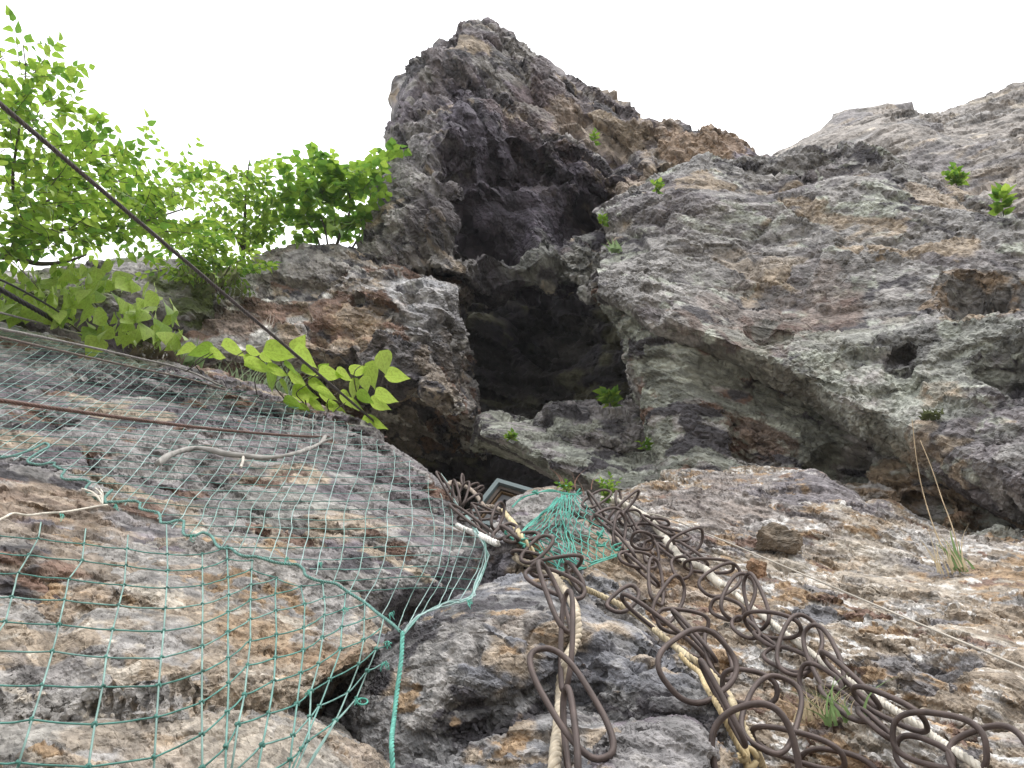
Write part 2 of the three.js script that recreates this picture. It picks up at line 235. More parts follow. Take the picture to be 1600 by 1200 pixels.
// ---------------------------------------------------------------- the cliff, mass by mass (bearing x, bearing y, distance in metres)
rockMass('netted_slab', [
  [[-1500,1290,2.1],[-350,1290,2.1],[0,1290,2.0],[200,1290,2.0],[400,1280,2.1],[530,1250,2.3],[640,1200,2.6],[740,1130,2.9],[830,1130,3.8]],
  [[-1500,1050,2.3],[-350,1050,2.3],[0,1050,2.25],[200,1050,2.25],[400,1040,2.35],[540,1020,2.6],[650,990,2.9],[760,950,3.1],[830,960,4.0]],
  [[-1500,860,2.55],[-350,860,2.55],[0,870,2.45],[200,880,2.45],[400,890,2.5],[550,900,2.6],[670,900,2.85],[765,890,3.2],[820,900,4.2]],
  [[-1500,700,3.8],[-350,700,3.8],[0,720,3.5],[200,740,3.3],[400,770,3.2],[560,800,3.3],[680,840,3.5],[760,868,3.7],[800,890,4.6]],
  [[-1500,560,5.2],[-350,560,5.2],[0,590,5.0],[200,630,4.6],[400,680,4.2],[570,730,4.1],[675,790,4.1],[742,848,4.2],[775,880,5.0]],
  [[-1500,430,6.6],[-350,430,6.6],[0,500,6.4],[200,560,6.0],[400,620,5.6],[550,668,5.1],[635,725,4.8],[700,795,4.6],[730,838,5.4]],
  [[-1500,440,7.9],[-350,440,7.9],[0,520,7.7],[200,585,7.3],[400,650,6.9],[550,720,6.4],[640,780,6.0],[705,860,5.8],[730,900,6.2]],
], { seed: 11, tile: 0.7, dents: [[432, 748, 3.3, 16, 0.08], [505, 832, 3.1, 15, 0.08], [562, 768, 3.8, 14, 0.08], [300, 650, 4.3, 16, 0.07], [350, 640, 4.5, 18, 0.08], [100, 660, 4.2, 20, 0.07], [465, 645, 4.9, 16, 0.09], [410, 830, 2.9, 13, 0.06], [620, 790, 3.7, 12, 0.07]], sizes: [0.9, 0.36, 0.15, 0.065, 0.03], amp: 0.1, swell: 0.06, crack: 1.6, rough: 0.12,
  dip: V(0.25, 0.9, 0.42).normalize(), stretch: [2.0, 1.2, 0.6],
  paint: paintOf(K.grey, [[K.purple, 0.5, 0.05, 0.2, 0.8], [K.grey2, 0.35, 0.16, 0.1, 0.9, 2], [K.dark, 0.3, 0.34, 0.06, 0.7, 2], [K.tan, 0.45, 0.52, 0.08, 0.8, 1], [K.rust, 0.2, 0.52, 0.06, 0.8, 2]]),
  blobs: [[130, 830, 2.5, 150, K.tan, 0.75, 0.7], [60, 780, 2.9, 110, K.ochre, 0.6, 0.6], [420, 790, 3.2, 90, K.green, 0.4], [560, 740, 4, 100, K.purple, 0.6], [300, 700, 3.8, 120, K.grey2, 0.5]] });

rockMass('brown_block', [
  [[-1500,800,2.9],[-350,800,2.9],[0,812,2.8],[150,822,2.75],[300,842,2.75],[420,862,2.75],[520,905,2.75],[570,950,2.8],[600,970,3.1]],
  [[-1500,880,2.3],[-350,880,2.3],[0,890,2.25],[150,895,2.25],[300,905,2.25],[420,920,2.27],[520,948,2.32],[578,972,2.42],[612,985,3.0]],
  [[-1500,980,1.98],[-350,980,1.98],[0,980,1.95],[150,985,1.93],[300,990,1.92],[430,1000,1.94],[530,1005,2.0],[592,1008,2.15],[622,1012,2.9]],
  [[-1500,1070,1.82],[-350,1070,1.82],[0,1070,1.8],[150,1075,1.78],[300,1080,1.77],[420,1075,1.8],[515,1058,1.88],[566,1040,2.05],[610,1035,2.8]],
  [[-1500,1125,1.74],[-350,1125,1.74],[0,1125,1.72],[150,1122,1.71],[300,1116,1.71],[400,1108,1.77],[465,1097,1.86],[515,1082,2.05],[580,1075,2.8]],
  [[-1500,1150,2.2],[-350,1150,2.2],[0,1150,2.2],[150,1140,2.2],[300,1130,2.2],[400,1120,2.3],[460,1110,2.4],[505,1100,2.6],[580,1090,3.0]],
], { seed: 23, sizes: [0.4, 0.17, 0.075, 0.033, 0.015], amp: 0.115, swell: 0.05, swellSize: 0.6, crack: 1.5, dip: V(0.1, 0.9, 0.5).normalize(), stretch: [1.4, 1.1, 0.8],
  paint: paintOf([0.235, 0.22, 0.205], [[K.grey2, 0.35, 0.0, 0.2, 0.6], [K.tan, 0.3, 0.22, 0.1, 0.6], [K.ochre, 0.2, 0.42, 0.08, 0.6, 2], [K.cream, 0.14, 0.5, 0.08, 0.8, 2]]),
  blobs: [[470, 985, 1.97, 150, K.tan, 0.9], [430, 940, 2.1, 90, K.ochre, 0.7], [540, 1010, 2, 70, [0.24, 0.16, 0.1], 0.7], [400, 1060, 1.82, 90, K.tan, 0.8], [120, 900, 2.2, 60, K.ochre, 0.6], [200, 950, 2, 40, K.tan, 0.7], [80, 1000, 1.9, 60, K.grey, 0.5]] });

rockMass('pale_block', [
  [[-1500,1700,1.25],[-350,1700,1.25],[0,1700,1.25],[200,1700,1.25],[370,1700,1.3],[470,1720,1.4],[560,1750,1.5],[680,1780,1.7]],
  [[-1500,1330,1.4],[-350,1330,1.4],[0,1330,1.38],[200,1330,1.37],[370,1330,1.4],[470,1340,1.46],[550,1350,1.55],[650,1370,1.75]],
  [[-1500,1180,1.56],[-350,1180,1.56],[0,1180,1.55],[200,1180,1.55],[370,1175,1.58],[470,1190,1.64],[555,1222,1.72],[640,1262,1.9]],
  [[-1500,1110,1.7],[-350,1110,1.7],[0,1108,1.7],[200,1105,1.68],[370,1100,1.72],[465,1122,1.8],[550,1165,1.9],[632,1222,2.0]],
  [[-1500,1085,2.1],[-350,1085,2.1],[0,1090,2.1],[200,1090,2.1],[385,1085,2.2],[490,1105,2.5],[585,1150,2.6],[660,1210,2.6]],
], { seed: 37, skirt: true, sizes: [0.35, 0.15, 0.065, 0.03, 0.014], amp: 0.12, swell: 0.04, swellSize: 0.5, stretch: [1.4, 1.1, 0.8],
  paint: paintOf([0.24, 0.225, 0.205], [[K.grey2, 0.3, 0.0, 0.2, 0.7], [K.tan, 0.25, 0.2, 0.1, 0.7], [K.cream, 0.14, 0.42, 0.1, 0.9, 1], [K.ochre, 0.16, 0.46, 0.08, 0.7, 2]]),
  blobs: [[320, 1150, 1.6, 120, K.tan, 0.7], [430, 1180, 1.62, 110, K.cream, 0.45], [560, 1190, 1.8, 60, K.ochre, 0.5]] });

rockMass('centre_boulder', [
  [[470,1700,1.5],[590,1700,1.4],[700,1700,1.35],[820,1700,1.3],[940,1700,1.3],[1050,1700,1.35],[1150,1700,1.5],[1220,1690,2.0]],
  [[480,1330,1.9],[580,1330,1.7],[700,1330,1.6],[820,1330,1.55],[940,1330,1.5],[1050,1330,1.55],[1130,1320,1.7],[1180,1300,2.3]],
  [[490,1180,2.3],[580,1180,2.0],[700,1180,1.85],[820,1180,1.78],[940,1180,1.74],[1040,1180,1.76],[1108,1180,1.86],[1150,1170,2.6]],
  [[500,1080,2.7],[590,1080,2.27],[700,1080,2.05],[820,1075,1.98],[930,1075,2.0],[1030,1085,2.06],[1108,1095,2.1],[1150,1090,2.8]],
  [[520,1010,2.95],[600,1000,2.47],[700,990,2.25],[810,985,2.2],[910,985,2.2],[1000,1000,2.23],[1066,1035,2.34],[1105,1050,3.0]],
  [[560,960,3.1],[630,950,2.67],[710,930,2.5],[800,915,2.45],[880,920,2.45],[950,945,2.5],[1012,985,2.66],[1050,1010,3.2]],
  [[600,930,3.3],[660,910,3.0],[720,880,2.92],[785,856,2.85],[842,866,2.85],[900,898,2.9],[962,940,3.05],[1005,975,3.4]],
  [[600,960,4.0],[660,940,3.7],[720,910,3.6],[785,885,3.6],[840,900,3.6],[900,930,3.6],[960,965,3.7],[1000,1000,3.9]],
], { seed: 41, dents: [[1055, 1050, 2.2, 48, 0.16], [1000, 1065, 2.1, 36, 0.12], [690, 1012, 2.2, 22, 0.05], [735, 1020, 2.15, 18, 0.05], [650, 985, 2.4, 16, 0.05]], skirt: true, sizes: [0.45, 0.19, 0.085, 0.038, 0.017], amp: 0.16, calm: 0.5, swell: 0.03, swellSize: 0.5, stretch: [1.5, 1.2, 0.75], dip: V(0.15, 0.9, 0.45).normalize(),
  paint: paintOf([0.175, 0.17, 0.17], [[K.blue, 0.3, 0.05, 0.15, 0.6], [K.grey2, 0.18, 0.22, 0.1, 0.7, 2], [K.dark, 0.2, 0.36, 0.07, 0.8, 2], [K.tan, 0.25, 0.42, 0.08, 0.25], [K.ochre, 0.12, 0.5, 0.05, 0.2, 2]]),
  blobs: [[800, 985, 2.2, 60, K.tan, 0.35], [800, 1110, 1.9, 32, K.ochre, 0.5], [1030, 970, 2.55, 40, K.tan, 0.5], [740, 900, 2.8, 60, K.purple, 0.6]] });

rockMass('foot_block', [
  [[900,1700,1.3],[960,1700,1.25],[1040,1700,1.27],[1120,1700,1.35],[1190,1700,1.9]],
  [[900,1260,1.65],[950,1255,1.58],[1030,1255,1.58],[1110,1255,1.62],[1160,1250,2.1]],
  [[905,1175,1.8],[945,1165,1.69],[1030,1165,1.68],[1108,1172,1.72],[1140,1175,2.2]],
  [[915,1140,1.95],[945,1128,1.76],[1020,1118,1.75],[1082,1122,1.79],[1115,1140,2.3]],
  [[930,1130,2.3],[950,1125,2.2],[1020,1115,2.2],[1075,1120,2.2],[1100,1130,2.4]],
], { seed: 47, skirt: true, sizes: [0.25, 0.1, 0.045, 0.02], amp: 0.12, tension: 0.6, paint: paintOf([0.18, 0.17, 0.17], [[K.grey2, 0.14, 0.25, 0.1, 0.7, 1], [K.purple, 0.2, 0.2, 0.1, 0.7], [K.tan, 0.12, 0.42, 0.06, 0.8]]) });

rockMass('net_knoll', [
  [[740,935,3.1],[810,935,3.0],[890,940,2.95],[960,940,3.0],[1030,940,3.3]],
  [[760,880,3.5],[820,880,3.35],[890,880,3.3],[955,880,3.35],[1020,880,3.7]],
  [[780,828,3.9],[830,820,3.75],[885,818,3.7],[945,822,3.75],[1010,835,4.1]],
  [[797,795,4.3],[832,775,4.2],[882,766,4.15],[940,774,4.25],[1010,800,4.6]],
  [[797,820,5.2],[832,805,5.2],[882,800,5.2],[940,805,5.2],[1010,830,5.4]],
], { seed: 53, tile: 0.8, sizes: [0.4, 0.17, 0.07, 0.03], amp: 0.14, paint: paintOf(K.grey2, [[K.purple, 0.25, 0.12, 0.14, 0.8], [K.tan, 0.2, 0.3, 0.08, 0.9]]), blobs: [[950, 880, 3.35, 70, K.ochre, 0.6], [880, 900, 3.2, 60, K.tan, 0.6]] });

rockMass('right_slope', [
  [[860,1700,1.8],[1050,1700,1.6],[1200,1700,1.5],[1350,1700,1.5],[1500,1700,1.5],[1950,1700,1.6],[3300,1850,1.6]],
  [[870,1330,2.1],[1050,1330,1.95],[1200,1330,1.85],[1350,1330,1.85],[1500,1330,1.85],[1950,1330,2.0],[3300,1480,2.0]],
  [[870,1150,2.6],[1050,1150,2.38],[1200,1150,2.28],[1350,1150,2.22],[1500,1150,2.2],[1950,1150,2.3],[3300,1300,2.3]],
  [[870,1020,3.0],[1050,1020,2.78],[1200,1020,2.72],[1350,1020,2.66],[1500,1030,2.65],[1950,1040,2.7],[3300,1190,2.7]],
  [[880,930,3.5],[1020,915,3.25],[1180,915,3.3],[1340,930,3.3],[1500,955,3.2],[1950,990,3.2],[3300,1140,3.2]],
  [[900,860,4.1],[1020,825,3.95],[1170,825,4.05],[1320,850,4.0],[1480,895,3.9],[1950,940,3.7],[3300,1090,3.7]],
  [[930,790,5.0],[1020,757,4.9],[1150,740,5.0],[1275,738,4.9],[1450,835,4.7],[1950,900,4.3],[3300,1050,4.3]],
  [[930,770,6.6],[1020,740,6.6],[1150,715,6.7],[1275,730,6.6],[1450,820,6.3],[1950,885,5.6],[3300,1035,5.6]],
], { seed: 61, skirt: true, sizes: [0.55, 0.23, 0.1, 0.045, 0.02], amp: 0.125, swell: 0.08, rough: 0.12, stretch: [2.2, 1.2, 0.5], plate: 1.6, dip: V(0.5, 0.9, 0.35).normalize(),
  paint: paintOf(K.tan, [[K.cream, 0.25, 0.05, 0.14, 1.0, 2], [K.grey2, 0.3, 0.16, 0.1, 0.8, 2], [K.white, 0.12, 0.42, 0.1, 1.2, 3], [K.ochre, 0.15, 0.3, 0.08, 0.9, 2], [K.rust, 0.12, 0.55, 0.06, 0.9, 2], [K.grey, 0.35, 0.5, 0.06, 0.5]]),
  blobs: [[1110, 785, 4.5, 180, [0.21, 0.185, 0.175], 0.85, 0.8], [1280, 765, 4.7, 90, [0.15, 0.135, 0.145], 0.9], [1000, 890, 3.5, 80, K.rust, 0.5], [1090, 930, 3.2, 80, K.ochre, 0.6], [1050, 860, 3.8, 60, K.purple, 0.5], [1270, 960, 3.1, 45, K.blue, 0.9, 0.5], [1400, 1055, 2.6, 70, K.blue, 0.8, 0.5], [1120, 1080, 2.5, 70, K.tan, 0.6], [1350, 880, 3.7, 120, K.cream, 0.5], [1480, 840, 4.4, 60, K.grey2, 0.6]] });

rockMass('cave_ledge', [
  [[745,700,9.6],[760,696,9.4],[822,722,9.2],[892,762,8.8],[970,792,8.2],[1120,815,6.8]],
  [[748,700,8.0],[750,684,6.5],[815,704,6.15],[885,742,5.8],[960,772,5.6],[1110,795,5.4]],
  [[752,680,8.0],[752,668,6.6],[820,680,6.3],[900,708,6.0],[985,735,5.9],[1110,745,5.6]],
  [[752,655,8.2],[760,655,7.1],[820,664,6.9],[905,680,6.6],[995,700,6.5],[1110,705,6.1]],
  [[755,665,9],[760,655,9],[820,660,9],[905,670,9],[1000,690,8.6],[1110,700,8]],
], { seed: 67, tile: 1.5, sizes: [0.6, 0.25, 0.1, 0.045], amp: 0.13, paint: paintOf(K.green, [[K.lichen, 0.3, 0.1, 0.15, 0.8], [K.grey, 0.25, 0.2, 0.1, 0.8], [K.dark, 0.2, 0.35, 0.06, 0.8]]) });

rockMass('ledge_boulder', [
  [[830,690,6.9],[860,690,6.35],[910,695,6.2],[965,705,6.15],[1015,708,6.25],[1040,700,7]],
  [[832,670,6.9],[862,665,6.35],[912,672,6.2],[968,680,6.1],[1020,680,6.2],[1045,670,7]],
  [[842,650,7.1],[872,641,6.6],[915,648,6.5],[965,640,6.45],[1012,632,6.5],[1045,640,7.2]],
  [[850,645,7.8],[880,640,7.8],[920,645,7.8],[965,640,7.8],[1012,635,7.8],[1045,640,7.8]],
], { seed: 71, tile: 1.5, sizes: [0.5, 0.22, 0.09, 0.04], amp: 0.2, paint: paintOf(K.grey, [[K.green, 0.3, 0.05, 0.2, 0.6], [K.dark, 0.25, 0.2, 0.12, 0.8]]), thing: ['dark broken boulder resting on the ledge inside the round cave', 'boulder'] });

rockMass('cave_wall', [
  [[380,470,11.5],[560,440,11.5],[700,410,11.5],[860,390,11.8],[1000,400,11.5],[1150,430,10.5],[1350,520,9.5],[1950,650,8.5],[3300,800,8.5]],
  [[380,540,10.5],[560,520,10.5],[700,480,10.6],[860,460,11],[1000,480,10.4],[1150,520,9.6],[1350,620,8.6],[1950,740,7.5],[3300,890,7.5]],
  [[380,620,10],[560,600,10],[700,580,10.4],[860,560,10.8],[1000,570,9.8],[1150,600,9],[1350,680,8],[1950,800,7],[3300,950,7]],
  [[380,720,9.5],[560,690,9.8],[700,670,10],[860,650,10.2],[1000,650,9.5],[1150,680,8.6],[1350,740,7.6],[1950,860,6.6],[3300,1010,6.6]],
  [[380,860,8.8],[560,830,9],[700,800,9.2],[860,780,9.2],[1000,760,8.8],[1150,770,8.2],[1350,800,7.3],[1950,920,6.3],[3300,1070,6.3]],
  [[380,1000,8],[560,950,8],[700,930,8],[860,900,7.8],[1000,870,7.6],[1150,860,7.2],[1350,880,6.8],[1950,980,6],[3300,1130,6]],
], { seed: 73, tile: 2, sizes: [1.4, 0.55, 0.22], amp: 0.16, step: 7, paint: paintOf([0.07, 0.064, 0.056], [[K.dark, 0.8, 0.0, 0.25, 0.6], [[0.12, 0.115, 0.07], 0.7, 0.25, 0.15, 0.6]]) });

rockMass('recess_wall', [
  [[1000,430,9.6],[962,440,8.0],[938,446,6.7],[1050,490,6.3],[1200,570,6.2],[1350,650,6.0],[1600,770,5.5],[1950,920,5.1],[3300,1070,5.1]],
  [[1040,550,9.4],[1010,545,7.8],[984,540,6.4],[1055,560,5.95],[1200,625,6.0],[1350,695,5.85],[1600,810,5.3],[1950,960,4.9],[3300,1110,4.9]],
  [[1060,640,9.2],[1030,640,7.6],[1002,630,6.2],[1075,640,5.75],[1200,680,5.85],[1350,740,5.7],[1600,850,5.1],[1950,1000,4.8],[3300,1150,4.8]],
  [[1070,720,9.0],[1050,720,7.2],[1024,712,5.95],[1090,715,5.5],[1200,735,5.6],[1350,785,5.35],[1600,885,4.9],[1950,1030,4.6],[3300,1180,4.6]],
  [[1080,800,8.6],[1060,800,7],[1040,800,5.6],[1100,800,5.3],[1200,805,5.3],[1350,850,5.1],[1600,940,4.75],[1950,1080,4.5],[3300,1230,4.5]],
], { seed: 79, tile: 1.5, dents: [[1170, 685, 5.75, 40, 0.25], [1320, 720, 5.75, 40, 0.25], [1430, 760, 5.4, 40, 0.2]], sizes: [0.7, 0.3, 0.12, 0.05], amp: 0.17, paint: paintOf(K.green, [[K.lichen, 0.35, 0.08, 0.15, 0.8], [K.grey2, 0.3, 0.18, 0.1, 0.8], [K.rust, 0.35, 0.3, 0.08, 0.7], [K.dark, 0.25, 0.36, 0.06, 0.8]]),
  blobs: [[1440, 790, 5.2, 110, K.ochre, 0.8], [1180, 690, 5.8, 40, K.rust, 0.8], [1540, 830, 5, 80, K.lichen, 0.6]] });

rockMass('right_overhang', [
  [[935,360,10],[1000,300,10.5],[1090,275,10.5],[1200,275,10.8],[1350,250,10.8],[1450,300,10],[1600,370,9.5],[1950,460,9],[3300,610,9]],
  [[945,350,7.9],[1010,292,8.2],[1090,243,8.4],[1200,250,8.6],[1345,222,8.6],[1450,278,8.1],[1600,345,7.5],[1950,430,7],[3300,580,7]],
  [[938,400,7.2],[1005,370,7.2],[1080,335,7.3],[1200,345,7.4],[1350,340,7.2],[1470,375,6.9],[1620,430,6.4],[1950,500,6],[3300,650,6]],
  [[936,432,6.8],[1000,430,6.55],[1070,425,6.5],[1190,445,6.5],[1340,465,6.25],[1470,505,5.95],[1620,540,5.55],[1950,620,5.2],[3300,770,5.2]],
  [[937,452,6.4],[985,470,6.1],[1045,498,5.9],[1180,548,5.7],[1320,612,5.4],[1450,680,5.1],[1600,752,4.7],[1950,900,4.2],[3300,1050,4.2]],
  [[948,470,6.9],[998,505,6.35],[1055,548,6.15],[1180,605,6.0],[1320,670,5.75],[1450,742,5.45],[1600,830,5.05],[1950,990,4.6],[3300,1140,4.6]],
  [[980,500,8],[1020,530,7.2],[1070,570,6.9],[1190,625,6.8],[1330,690,6.6],[1460,760,6.3],[1600,850,6],[1950,1010,5.5],[3300,1160,5.5]],
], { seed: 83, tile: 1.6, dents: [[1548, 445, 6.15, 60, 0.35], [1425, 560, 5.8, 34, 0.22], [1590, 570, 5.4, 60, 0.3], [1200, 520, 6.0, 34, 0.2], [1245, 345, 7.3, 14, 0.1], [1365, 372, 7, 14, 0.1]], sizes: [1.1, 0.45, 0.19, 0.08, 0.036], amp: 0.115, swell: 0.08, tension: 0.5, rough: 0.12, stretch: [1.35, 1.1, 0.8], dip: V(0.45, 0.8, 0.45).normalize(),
  paint: paintOf([0.22, 0.21, 0.205], [[K.grey2, 0.6, 0.05, 0.2, 0.7], [[0.16, 0.145, 0.15], 0.7, 0.2, 0.15, 0.6], [K.lichen, 0.35, 0.34, 0.1, 0.9, 2], [K.dark, 0.3, 0.38, 0.06, 0.8, 2], [K.tan, 0.6, 0.56, 0.08, 0.8]]),
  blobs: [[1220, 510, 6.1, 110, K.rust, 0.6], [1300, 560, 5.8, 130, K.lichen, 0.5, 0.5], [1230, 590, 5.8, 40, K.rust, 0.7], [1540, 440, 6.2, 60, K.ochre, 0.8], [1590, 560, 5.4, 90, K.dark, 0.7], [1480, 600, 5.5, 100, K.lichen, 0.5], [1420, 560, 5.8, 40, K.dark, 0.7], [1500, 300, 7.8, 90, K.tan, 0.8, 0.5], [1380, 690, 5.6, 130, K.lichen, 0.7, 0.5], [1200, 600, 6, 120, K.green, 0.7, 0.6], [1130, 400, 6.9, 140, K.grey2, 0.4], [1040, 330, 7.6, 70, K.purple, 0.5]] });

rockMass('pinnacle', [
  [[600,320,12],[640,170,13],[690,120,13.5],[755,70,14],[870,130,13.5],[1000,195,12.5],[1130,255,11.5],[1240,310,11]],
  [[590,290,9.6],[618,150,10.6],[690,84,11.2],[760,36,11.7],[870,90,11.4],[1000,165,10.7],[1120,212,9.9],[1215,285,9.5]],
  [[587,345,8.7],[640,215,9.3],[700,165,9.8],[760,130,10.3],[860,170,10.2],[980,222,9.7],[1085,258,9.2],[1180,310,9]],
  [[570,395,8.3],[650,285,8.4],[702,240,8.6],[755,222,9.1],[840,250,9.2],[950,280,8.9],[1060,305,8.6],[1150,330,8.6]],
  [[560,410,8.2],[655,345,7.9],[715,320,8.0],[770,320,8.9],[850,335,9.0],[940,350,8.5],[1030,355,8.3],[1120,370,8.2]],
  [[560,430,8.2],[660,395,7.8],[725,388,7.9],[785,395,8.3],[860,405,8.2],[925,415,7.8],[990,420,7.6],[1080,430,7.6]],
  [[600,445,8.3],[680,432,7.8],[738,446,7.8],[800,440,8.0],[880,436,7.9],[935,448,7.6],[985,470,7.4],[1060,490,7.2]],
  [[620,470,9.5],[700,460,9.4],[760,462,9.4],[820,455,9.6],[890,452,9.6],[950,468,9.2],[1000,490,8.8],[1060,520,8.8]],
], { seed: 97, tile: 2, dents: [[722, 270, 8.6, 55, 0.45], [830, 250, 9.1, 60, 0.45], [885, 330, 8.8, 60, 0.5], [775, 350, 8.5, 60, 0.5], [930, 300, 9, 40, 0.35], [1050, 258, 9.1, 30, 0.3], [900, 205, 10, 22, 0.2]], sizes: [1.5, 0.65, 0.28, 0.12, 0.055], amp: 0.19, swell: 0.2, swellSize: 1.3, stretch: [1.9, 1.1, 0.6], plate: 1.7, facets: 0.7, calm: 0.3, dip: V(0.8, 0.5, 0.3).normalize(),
  paint: paintOf([0.18, 0.158, 0.165], [[[0.15, 0.13, 0.15], 0.9, 0.0, 0.2, 0.9], [K.grey2, 0.5, 0.18, 0.12, 1.0, 1], [K.tan, 0.7, 0.36, 0.1, 0.8], [K.dark, 0.4, 0.36, 0.08, 0.9, 2]]),
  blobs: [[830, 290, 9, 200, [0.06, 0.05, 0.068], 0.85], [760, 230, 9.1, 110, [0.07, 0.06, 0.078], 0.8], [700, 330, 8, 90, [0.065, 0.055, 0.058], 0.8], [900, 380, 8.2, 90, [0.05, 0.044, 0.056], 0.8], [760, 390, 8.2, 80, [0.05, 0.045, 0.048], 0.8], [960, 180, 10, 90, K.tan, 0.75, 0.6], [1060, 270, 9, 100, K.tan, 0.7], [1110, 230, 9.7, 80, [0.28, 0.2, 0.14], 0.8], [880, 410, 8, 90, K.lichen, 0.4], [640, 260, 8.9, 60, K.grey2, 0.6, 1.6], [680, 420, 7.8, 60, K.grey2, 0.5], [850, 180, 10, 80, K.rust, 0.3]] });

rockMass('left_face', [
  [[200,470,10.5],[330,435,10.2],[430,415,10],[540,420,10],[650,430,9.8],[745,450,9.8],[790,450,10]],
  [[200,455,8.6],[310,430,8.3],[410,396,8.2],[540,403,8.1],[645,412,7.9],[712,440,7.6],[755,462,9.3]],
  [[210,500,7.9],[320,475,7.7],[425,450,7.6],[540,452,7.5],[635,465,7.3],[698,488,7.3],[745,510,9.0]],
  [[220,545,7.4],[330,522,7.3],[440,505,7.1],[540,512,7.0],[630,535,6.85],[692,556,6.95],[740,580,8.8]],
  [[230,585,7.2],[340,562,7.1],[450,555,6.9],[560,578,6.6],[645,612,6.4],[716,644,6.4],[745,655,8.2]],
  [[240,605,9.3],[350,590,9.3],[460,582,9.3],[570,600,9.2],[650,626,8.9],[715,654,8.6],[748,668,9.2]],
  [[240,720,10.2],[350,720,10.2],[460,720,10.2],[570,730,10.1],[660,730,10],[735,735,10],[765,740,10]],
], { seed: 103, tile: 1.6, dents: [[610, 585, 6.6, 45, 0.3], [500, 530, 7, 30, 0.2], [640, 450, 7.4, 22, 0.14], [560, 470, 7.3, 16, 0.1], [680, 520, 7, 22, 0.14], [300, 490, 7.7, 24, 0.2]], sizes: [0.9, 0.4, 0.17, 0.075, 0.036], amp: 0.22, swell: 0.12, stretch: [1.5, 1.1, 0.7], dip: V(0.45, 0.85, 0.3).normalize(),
  paint: paintOf([0.21, 0.185, 0.165], [[K.tan, 0.5, 0.08, 0.14, 1.0], [K.grey2, 0.4, 0.14, 0.1, 1.0], [K.white, 0.3, 0.36, 0.08, 1.0, 2], [K.dark, 0.3, 0.28, 0.08, 0.9, 2], [K.rust, 0.3, 0.38, 0.07, 0.9]]),
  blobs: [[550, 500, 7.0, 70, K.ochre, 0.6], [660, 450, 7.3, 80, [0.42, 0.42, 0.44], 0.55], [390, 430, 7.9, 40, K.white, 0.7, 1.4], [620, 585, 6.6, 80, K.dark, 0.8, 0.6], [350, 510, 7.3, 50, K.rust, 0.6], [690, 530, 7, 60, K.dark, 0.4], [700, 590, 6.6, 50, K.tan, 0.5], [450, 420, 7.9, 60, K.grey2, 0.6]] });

rockMass('far_ridge', [
  [[1150,330,25],[1200,290,26],[1290,230,28],[1390,190,30],[1480,200,30],[1580,170,32],[1950,120,34],[3300,270,34]],
  [[1160,290,22],[1215,245,23],[1290,192,25],[1385,156,26],[1470,165,27],[1580,138,28],[1950,60,30],[3300,210,30]],
  [[1180,310,20],[1240,270,20],[1310,235,21],[1400,215,21.5],[1490,220,22],[1600,200,23],[1950,150,24],[3300,300,24]],
  [[1200,340,17],[1260,310,17],[1330,290,17.5],[1420,285,18],[1500,290,18],[1620,270,18.5],[1950,240,19],[3300,390,19]],
  [[1200,420,14],[1280,400,14],[1360,380,14],[1440,370,14],[1520,370,14],[1640,370,14],[1950,360,14],[3300,510,14]],
], { seed: 107, tile: 4, sizes: [3, 1.3, 0.55, 0.24, 0.11], amp: 0.13, swell: 0.6, swellSize: 3, stretch: [2.4, 1.3, 0.5], dip: V(-0.35, 0.9, 0.35).normalize(),
  paint: paintOf([0.25, 0.225, 0.205], [[K.tan, 1.8, 0.15, 0.15, 0.7], [K.grey2, 1.4, 0.1, 0.15, 0.9], [K.cream, 0.8, 0.5, 0.1, 0.8, 2], [K.grey, 1.3, 0.35, 0.1, 0.8]]), blobs: [[1560, 280, 18.5, 90, K.tan, 0.6, 0.5]] });

rockMass('left_bank', [
  [[-1500,640,8],[-350,640,8],[0,600,8],[120,590,7.9],[240,590,7.8],[340,590,7.8]],
  [[-1500,540,7.6],[-350,540,7.6],[0,500,7.5],[120,495,7.4],[240,500,7.4],[330,505,7.5]],
  [[-1500,480,8.0],[-350,480,8.0],[0,430,7.9],[120,412,7.8],[240,412,7.8],[320,430,8]],
  [[-1500,480,9.6],[-350,480,9.6],[0,440,9.4],[120,420,9.2],[240,422,9.2],[330,440,9.2]],
], { seed: 109, tile: 1.5, sizes: [0.8, 0.35, 0.15, 0.07], amp: 0.14, step: 4, paint: paintOf(K.grey2, [[K.purple, 0.6, 0.1, 0.2, 0.8], [K.moss, 0.5, 0.1, 0.15, 0.6]]) });

buildRocks();
scene.fog = new THREE.FogExp2(new THREE.Color(0.93, 0.95, 1.0), 0.0015);      // thin mountain mist

{ // hillside at the climber's feet, out of view below the frame; the light it throws up reaches the overhangs
  const g = new THREE.PlaneGeometry(600, 600, 60, 60).rotateX(-Math.PI / 2);
  const c = new Float32Array(g.attributes.position.count * 3);
  for (let i = 0; i < g.attributes.position.count; i++) { const x = g.attributes.position.getX(i), z = g.attributes.position.getZ(i), k = 0.8 + 0.4 * noise(x / 9, 0, z / 9, 5); c.set([0.2 * k, 0.18 * k, 0.13 * k], i * 3); }
  g.setAttribute('color', new THREE.BufferAttribute(c, 3));
  structure('ground', g, new THREE.MeshStandardMaterial({ vertexColors: true, roughness: 0.95 }));
}
